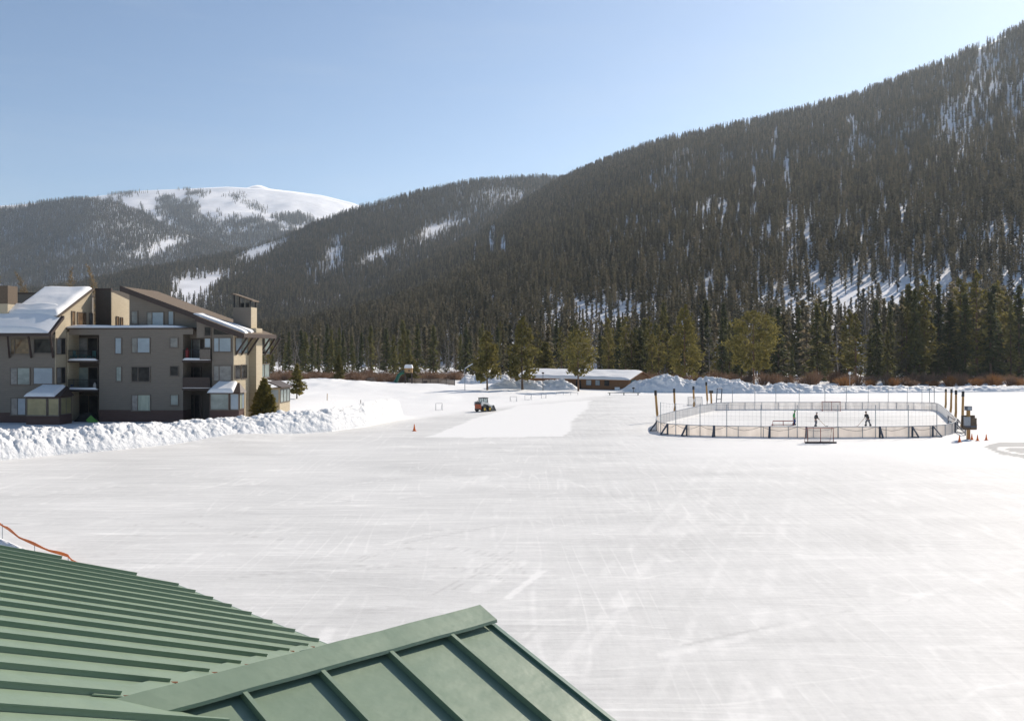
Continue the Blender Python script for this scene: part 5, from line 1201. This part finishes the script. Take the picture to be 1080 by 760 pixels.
for i, (x, w_, k, z0_) in enumerate(((-12.2,1.1,'dark_glass',.0),(-9.6,1.2,'blue_blind',.9),(-7.4,1.0,'blue_blind',.9),(-5.2,1.0,'dark_glass',.9))):
    f = MB(); f.box(x-w_/2-.08, x+w_/2+.08, -.06, -.004, z0_-.02, 2.15); fo = f.build('window' if z0_ else 'door', M['brown'], lg); p_ = MB(); p_.box(x-w_/2, x+w_/2, -.085, -.062, z0_+.06, 2.07); p_.build('pane', M[k], fo)
f = MB(); f.box(.004, .07, 1.0, 3.0, 0, 2.15); fo = f.build('door', M['teal'], lg); p_ = MB(); p_.box(.072, .09, 1.25, 2.7, 1.0, 1.95); p_.build('pane', M['blue_blind'], fo)
f = MB(); f.box(-2.0, -1.0, -.9, -.3, 0, .7); o = f.build('cooler_box', M['white']); o.location = g0+Vector((-1, -.6, -.1)); tag(o, 'white box standing before the lodge wall', 'box')
# dark green low benches in the snow before the lodge
g_ = gd(658, 416.5); t = thing('long_bench', 'long low dark green bench half buried in snow before the lodge', 'bench', (g_.x, g_.y, 0), R(-3)); M['bench_green'] = mat('dark_green_paint', (.03,.055,.045), (.05,.07,.06), 4, .6)
s = MB(); s.box(-3.0, 3.0, -.3, .3, .38, .46); s.build('seat', M['bench_green'], t)
for x in (-2.6, 0, 2.6): s = MB(); s.box(x-.08, x+.08, -.25, .25, -.1, .378); s.build('leg', M['bench_green'], t)
g_ = gd(668, 413.6); s = MB(); s.tube([(0, 0, 0), (0, 0, .7)], .06, 8); s.box(-.22, .22, -.18, .18, .7, 1.0); o = s.build('grill_stand', M['black'], loc=g_); tag(o, 'small black park grill on a post beside the long bench', 'grill')

# ------------------------------------------------------------------ playground and its fence
tw = at(431, 400, 230); z0_ = gz(tw.x, tw.y); tow = thing('play_tower', 'wooden playground tower with snow capped roof and green slide', 'play tower', (tw.x, tw.y, z0_))
M['tan_wood'] = mat('tan_wood', (.42,.26,.11), (.32,.19,.08), 3, .7); M['green_pl'] = mat('green_plastic', (.02,.16,.09), (.015,.12,.07), 3, .35)
zt = CAMZ-(388.5-HY)/F*230-z0_; zf = CAMZ-(393.6-HY)/F*230-z0_
for x in (-.8, .8):
    for y in (-.8, .8): s = MB(); s.box(x-.08, x+.08, y-.08, y+.08, -.1, zf); s.build('leg', M['brown'], tow)
s = MB(); s.box(-.95, .95, -.95, .95, zf+.002, zf+.15); s.build('platform', M['brown'], tow); s = MB()
for q in ((-.9,.9,-.9,-.82),(-.9,.9,.82,.9),(-.9,-.82,-.818,.818),(.82,.9,-.818,.818)): s.box(*q, zf+.153, zt)
s.build('cabin', M['tan_wood'], tow); s = MB(); s.box(.0, .4, -.93, -.902, zf+.5, zf+.85); s.build('dark_opening_panel', M['brown'], tow)  # dark panel painted for the shade of an opening, wall behind is whole
s = MB(); s.slab([(-1.0,-1.0,zt+.12),(1.0,-1.0,zt+.12),(1.0,1.0,zt+.12),(-1.0,1.0,zt+.12)], .118); rr_ = s.build('roof', M['tan_wood'], tow); snowslab([(-1,-1,zt+.12),(1,-1,zt+.12),(1,1,zt+.12),(-1,1,zt+.12)], .75, rr_, 51, 18)
s = MB(); s.tube([(-.95,0,zf+.4),(-1.6,-.3,zf+.2),(-2.4,-.6,zf-.5),(-2.9,-.9,.5),(-3.4,-1.0,.35)], [.42,.42,.42,.45,.45], 12); s.build('slide', M['green_pl'], tow, smooth=True)
s = MB(); s.bar((-.6,-.9,zf+.3), (-3.0,-.9,zf+.5), .12); s.build('beam', M['brown'], tow)
M['fence'] = mat('weathered_picket', (.30,.24,.18), (.24,.185,.14), 4, .8)
Fa, Fb = gd(387, 401.8), gd(479.5, 407); fn = thing('playground_fence', 'low weathered picket fence running in front of the playground tower', 'fence', (Fa.x, Fa.y, 0)); d = Fb-Fa; n = 12; d.z = 0
s = MB(); 
for i in range(170): p_ = d*(i+.5)/170; z_ = gz(Fa.x+p_.x, Fa.y+p_.y); s.box(p_.x-.06, p_.x+.06, p_.y-.02, p_.y+.02, z_+.05, z_+1.15)
s.build('picket_panel', M['fence'], fn); s = MB()
for i in range(n):
    a, b_ = d*(i/n), d*((i+1)/n); za, zb = gz(Fa.x+a.x, Fa.y+a.y), gz(Fa.x+b_.x, Fa.y+b_.y)
    for h_ in (.3, 1.2): s.bar(a+Vector((0,.06,za+h_)), b_+Vector((0,.06,zb+h_)), .09)
s.build('rail', M['brown'], fn)
for i in range(n+1): p_ = d*(i/n); z_ = gz(Fa.x+p_.x, Fa.y+p_.y); s = MB(); s.box(p_.x-.08, p_.x+.08, p_.y-.08, p_.y+.08, z_-.1, z_+1.35); s.build('post', M['brown'], fn)
p_ = d*.70; s = MB(); s.box(-.5,.5,-.2,.2,.2,.85); o = s.build('barrel_box', M['brown'], loc=(Fa.x+p_.x, Fa.y+p_.y-.5, 0)); tag(o, 'dark brown box standing against the playground fence', 'box')
for (px, py, top, lab, arm) in ((490.3,406.5,388,'tall thin lamp with slanting arm left of the pines',1),(572.7,411,393,'thin lamp post in front of the snow bank left of the lodge',0),(896.3,410,394,'lamp with white globe above the orange willow mound',2)):
    Y = 195 if arm != 2 else 212; a = at(px, py, Y); h_ = CAMZ-(top-HY)/F*Y; a.z = -.2; t = thing('street_lamp', lab, 'lamp', a)
    s = MB(); s.tube([(0,0,0),(0,0,h_)], [.07,.05], 8); s.build('pole', M['steel'] if arm else M['brown'], t)
    if arm == 1: s = MB(); s.bar((0,0,h_+.1), (1.6,.2,h_+1.1), .1, .2); s.build('lamp_arm', M['white'], t)
    elif arm == 2: o = lathe([(.05,-.3),(.28,-.15),(.34,.1),(.24,.33),(.05,.4)], 14).build('globe', M['white'], t, smooth=True); o.location = (0, 0, h_+.25)
    else: s = MB(); s.box(-.25,.25,-.15,.15,h_,h_+.3); s.build('lamp_head', M['brown'], t)

# ------------------------------------------------------------------ orange rope on stakes, lower left
rp = [(-14,545,40.5),(0,552,40.5),(8,557,40),(20,566,39.2),(36,573.5,38.6),(52,580,38),(71.5,585.8,37.6),(78,592,37.2),(90,600,36.8)]
P_ = [at(*q) for q in rp]; b0 = P_[1].copy(); b0.z = 0
ro = thing('rope_line', 'bright orange tape strung between thin stakes behind the green roof corner', 'rope', b0)
s = MB(); fine_ = []
for a, c in zip(P_[:-1], P_[1:]):
    for q in range(4): fine_.append(a.lerp(c, q/4))
for i, (a, c) in enumerate(zip(fine_[:-1], fine_[1:])):
    wv = .05+.03*math.sin(i*.9); s.add([a-b0+Vector((0,0,wv)), c-b0+Vector((0,0,.05+.03*math.sin((i+1)*.9))), c-b0-Vector((0,.02,.05)), a-b0-Vector((0,.02,.05)), a-b0+Vector((0,.012,wv)), c-b0+Vector((0,.012,.05+.03*math.sin((i+1)*.9))), c-b0-Vector((0,.008,.05)), a-b0-Vector((0,.008,.05))], [(0,3,2,1),(4,5,6,7),(0,1,5,4),(2,3,7,6)])
s.build('tape', M['orange'], ro)
for px, py, Y in ((2.5,553.5,40.4),(36.5,574,38.6),(72,586,37.6)):
    a = at(px, py, Y); s = MB(); s.tube([Vector((a.x, a.y, -.05))-b0, a-b0+Vector((0,0,.06))], .018, 6); s.build('stake', M['steel'], ro)
# ================================================================== GREEN METAL ROOF, foreground
m, nt, p = nm('green_roof_metal'); p.inputs['Roughness'].default_value = .42; p.inputs['Specular IOR Level'].default_value = .5; p.inputs['Metallic'].default_value = .0
pos = nd(nt, 'ShaderNodeNewGeometry').outputs['Position']
n1 = noise_tex(nt, pos, .9, 6, .6); n2 = noise_tex(nt, mapping(nt, pos, (1.5,1.5,9)), 2.2, 5, .65); n3 = noise_tex(nt, pos, 28, 3, .6)
c = ramp(nt, math_(nt, 'ADD', math_(nt, 'MULTIPLY', n1, .6), math_(nt, 'MULTIPLY', n2, .4)), [(.3, (.20,.265,.185)), (.7, (.218,.288,.202))])
c = mixc(nt, ramp(nt, n3, [(.66, (0,0,0)), (.8, (.16,.16,.16))]), c, (.26,.30,.24))
nt.links.new(c, p.inputs['Base Color'])
nt.links.new(ramp(nt, n2, [(.3, (.34,.34,.34)), (.7, (.50,.50,.50))]), p.inputs['Roughness'])
nt.links.new(bump(nt, noise_tex(nt, mapping(nt, pos, (1,1,2)), 2.2, 4), .4, .03), p.inputs['Normal'])
M['green'] = m
m, nt, p = nm('green_seam_metal'); p.inputs['Roughness'].default_value = .5
c = ramp(nt, noise_tex(nt, nd(nt, 'ShaderNodeNewGeometry').outputs['Position'], 2, 5), [(.35, (.085,.165,.135)), (.65, (.105,.195,.155))]); nt.links.new(c, p.inputs['Base Color']); M['green_dark'] = m
M['rust'] = mat('rusty_fastener', (.20,.075,.03), (.13,.05,.02), 20, .9)
camv = Vector((0, 0, CAMZ))
dd = Vector((1.014, 1, -.482)).normalized(); ee = Vector((-.978, 1, 0)); ee = (ee-dd*ee.dot(dd)).normalized(); nn = dd.cross(ee); nn = nn if nn.z > 0 else -nn
CC = 1.032
def rp_(px, py):
    D = Vector(((px-CX)/F, 1, (HY-py)/F)); return D*(-CC/nn.dot(D))
def ab(px, py): q = rp_(px, py); return q.dot(dd), q.dot(ee)
A0, B0 = ab(345, 680); aE = A0
aR, bR = ab(140, 738)
orig = camv-nn*CC
def W(a, b_, h=0): return orig+dd*a+ee*b_+nn*h
SP = .42
def a_end(b_):
    if b_ > 11.0: return aE-(b_-10.85)*1.75-.0
    if b_ > B0: return aE
    if b_ >= bR: return aR+(b_-bR)*(aE-aR)/(B0-bR)
    return aR+(bR-b_)*(aE-aR)/(B0-bR)
roof = thing('green_roof_building', 'building corner with green standing seam metal roof and small gable in the foreground', 'building', (W(-6, 4).x, W(-6, 4).y, 0))
ro_ = Vector(roof.location)
ARIDGE = -7.
s = MB(); bs = [-3.5, bR-.001, B0, 10.85, 12.4]
bL = bR-.79*(B0-bR)
out = [W(ARIDGE, bL), W(aR+.79*(aE-aR), bL), W(aR, bR), W(aE+.05, B0), W(aE+.05, 10.85), W(a_end(11.7), 11.7), W(ARIDGE, 11.7)]
s.slab([q-ro_ for q in out], .12)
k = -18
while 4.74+SP*k < 11.7:
    b_ = 4.74+SP*k
    e_ = a_end(b_)-(.10 if b_ < B0 else .015)
    if b_ > bL+.1 and e_ > -6:
        # trapezoid standing seam with a little fold on top
        for (h0, h1, w0, w1) in ((.001, .026, .010, .008), (.026, .034, .012, .012)):
            vs = []
            for a in (ARIDGE, e_): vs += [W(a, b_-w0, h0)-ro_, W(a, b_+w0, h0)-ro_, W(a, b_+w1, h1)-ro_, W(a, b_-w1, h1)-ro_]
            s.add(vs, [(0,1,2,3),(7,6,5,4),(0,4,5,1),(1,5,6,2),(2,6,7,3),(3,7,4,0)])
    k += 1
mainp = fixn(s.build('roof_panel', M['green'], roof))
# rust spots at seam feet
s = MB(); rg2 = random.Random(3)
for k in range(0, 8):
    b_ = 4.74+SP*k; e_ = a_end(b_)-.09
    if b_ < B0 and rg2.random() < .8: s.box(-.02, .02, -.012, .012, .0, .012, Matrix.Translation(W(e_+rg2.uniform(0,.03), b_-rg2.uniform(.0,.06), .003)-ro_))
s.build('fastener', M['rust'], roof)
# fascia / gutter under the eave, wall below, ridge strip
s = MB(); vs = [W(aE+.05, B0-3)-ro_, W(aE+.05, 10.85)-ro_]
dn = Vector((0, 0, -1)); oh = Vector((dd.x, dd.y, 0)).normalized()
q0, q1 = vs; s.add([q0+oh*.01, q1+oh*.01, q1+oh*.01+dn*.22, q0+oh*.01+dn*.22, q0-oh*.03, q1-oh*.03, q1-oh*.03+dn*.22, q0-oh*.03+dn*.22], [(0,3,2,1),(4,5,6,7),(0,1,5,4),(3,7,6,2),(0,4,7,3),(1,2,6,5)]); fixn(s.build('fascia', M['green_dark'], roof))
M['wallb'] = siding('tan_wall', (.34,.28,.20), (.38,.31,.23))
q = [W(ARIDGE, bL+.4)-oh*.0, W(aE-.6, bL+.4), W(aE-.6, 10.6), W(ARIDGE, 10.6)]; s = MB()
tops_ = [v-ro_-Vector((0,0,.2)) for v in q]; bots = [Vector((v.x-ro_.x, v.y-ro_.y, -.3)) for v in q]
s.add(tops_+bots, [(0,1,2,3),(7,6,5,4)]+[(i, i+4, (i+1)%4+4, (i+1)%4) for i in range(4)]); fixn(s.build('wall', M['wallb'], roof))
# cross gable
dh = Vector((1.014, 1, 0)).normalized(); rt = Vector((dh.y, -dh.x, 0)); PS = .345
R0 = camv+rp_(140, 738)-Vector((0, 0, .035))
def at_px(px):                                               # distance along the ridge that shows in column px
    rel = R0-camv; c_ = (px-CX)/F
    return (c_*rel.y-rel.x)/(dh.x-c_*dh.y)
sE = at_px(497)
def G(s_, w_, side, h=0):
    n_ = (rt*side*PS+Vector((0,0,1))).normalized() 
    return R0+dh*s_+rt*side*w_-Vector((0,0,PS*w_))+n_*h-ro_
WR = WLf = (sE+.05)*.944
for side, wd in ((1, WR), (-1, WLf)):
    s = MB(); s.slab([G(-.0, 0, side), G(sE+.05, 0, side), G(sE+.05, wd, side), G(sE+.02, wd, side)], .1)
    gp = None
    if side > 0:
        s.v = []; s.f = []; s.slab([G(0, 0, 1), G(sE+.05, 0, 1), G(sE+.05, WR, 1), G(sE+.02, WR, 1)], .1)
        ks = [at_px(x)for x in (242, 320, 394.5, 459)]; stp = (ks[3]-ks[0])/3
        for j in range(-2, 4):
            s0 = ks[0]+stp*j
            w0_ = 0.12 if s0 > 0 else 0
            wmax = min(WR, max(0, s0)*.944) if s0 < 99 else WR
            if s0 <= .1: continue
            for (h0, h1, wa, wb) in ((.001, .034, .010, .008), (.034, .043, .013, .013)):
                vs = []
                for w_ in (w0_, wmax):
                    b_ = G(s0, w_, 1); n_ = (rt*PS+Vector((0,0,1))).normalized()
                    vs += [b_-dh*wa+n_*h0, b_+dh*wa+n_*h0, b_+dh*wb+n_*h1, b_-dh*wb+n_*h1]
                s.add(vs, [(0,1,2,3),(7,6,5,4),(0,4,5,1),(1,5,6,2),(2,6,7,3),(3,7,4,0)])
    fixn(s.build('gable_panel', M['green'], roof))
# ridge cap: folded sheet with hemmed lips
prof_ = [(-.15, -.15*PS+.035), (-.152, -.15*PS+.055), (0, .066), (.165, -.165*PS+.056), (.168, -.165*PS+.036), (.160, -.165*PS+.036), (.158, -.165*PS+.047), (0, .056), (-.143, -.15*PS+.046), (-.145, -.15*PS+.035)]
s = MB(); n = len(prof_); NS = 24
rg3 = random.Random(8)
for i in range(NS+1):
    s_ = -.14+(sE+.22)*i/NS
    for j, (x, z) in enumerate(prof_):
        dz = .0012*math.sin(i*1.1)+(.0012*rg3.uniform(-1,1) if j in (2,3,7,6) else 0); s.v.append(tuple(R0+dh*s_+rt*x+Vector((0,0,z+dz))-ro_))
for i in range(NS):
    for j in range(n): s.f.append((i*n+j, i*n+(j+1)%n, (i+1)*n+(j+1)%n, (i+1)*n+j))
s.f.append(tuple(range(n))); s.f.append(tuple(range(NS*n+n-1, NS*n-1, -1)))
pl = [R0+dh*-.138+rt*x+Vector((0,0,z))-ro_ for x, z in ((-.148, -.15*PS+.052), (0, .062), (.163, -.165*PS+.052), (.163, -.22), (-.148, -.22))]
s.add(pl+[p_+dh*.004 for p_ in pl], [(0,1,2,3,4),(9,8,7,6,5)]+[(i, i+5, (i+1)%5+5, (i+1)%5) for i in range(5)])
fixn(s.build('ridge_cap', M['green'], roof))
# rake trim along the gable edge, both slopes
for side, wd in ((1, WR), (-1, WLf)):
    s = MB(); a, b_ = G(sE+.05, .06, side), G(sE+.05, wd, side); u_ = Vector((0,0,1))
    s.add([a+u_*.022, a+dh*.03+u_*.022, a+dh*.03-u_*.17, a+dh*.006-u_*.17, b_+u_*.022, b_+dh*.03+u_*.022, b_+dh*.03-u_*.17, b_+dh*.006-u_*.17], [(0,1,2,3),(7,6,5,4),(0,4,5,1),(1,5,6,2),(2,6,7,3),(3,7,4,0)]); fixn(s.build('rake_trim', M['green_dark'], roof))
s = MB(); a, b_, c_ = G(sE-.35, 0, 1)-Vector((0,0,.12)), G(sE-.35, WR, 1)-Vector((0,0,.12)), G(sE-.35, WLf, -1)-Vector((0,0,.12))
vs = [a, b_, Vector((b_.x, b_.y, -.3)), Vector((c_.x, c_.y, -.3)), c_]; s.add(vs+[v-dh*.15 for v in vs], [(0,1,2,3,4),(9,8,7,6,5)]+[(i, i+5, (i+1)%5+5, (i+1)%5) for i in range(5)]); fixn(s.build('gable_wall', M['wallb'], roof))
# valley flashing beside the ridge
s = MB(); a1, b1 = W(aR-.05, bR+.01, .012)-ro_, W(aE, B0, .012)-ro_; off = -dd*.16
s.slab([a1+off, b1+off, b1+dd*.02, a1+dd*.02], .008); fixn(s.build('valley_flashing', M['green'], roof))

# ================================================================== AIR
hz = MB(); hz.box(-6500, 6500, -120, 8700, -2.5, 1420); ho = hz.build('haze', None); tag(ho, kind='stuff')
m = bpy.data.materials.new('haze'); m.use_nodes = True; nt = m.node_tree; nt.nodes.remove(nt.nodes['Principled BSDF'])
pv = nd(nt, 'ShaderNodeVolumePrincipled'); pv.inputs['Color'].default_value = (.74,.86,1,1); pv.inputs['Density'].default_value = 4.6e-5; pv.inputs['Anisotropy'].default_value = .5
nt.links.new(pv.outputs[0], nt.nodes['Material Output'].inputs['Volume']); ho.data.materials.append(m)
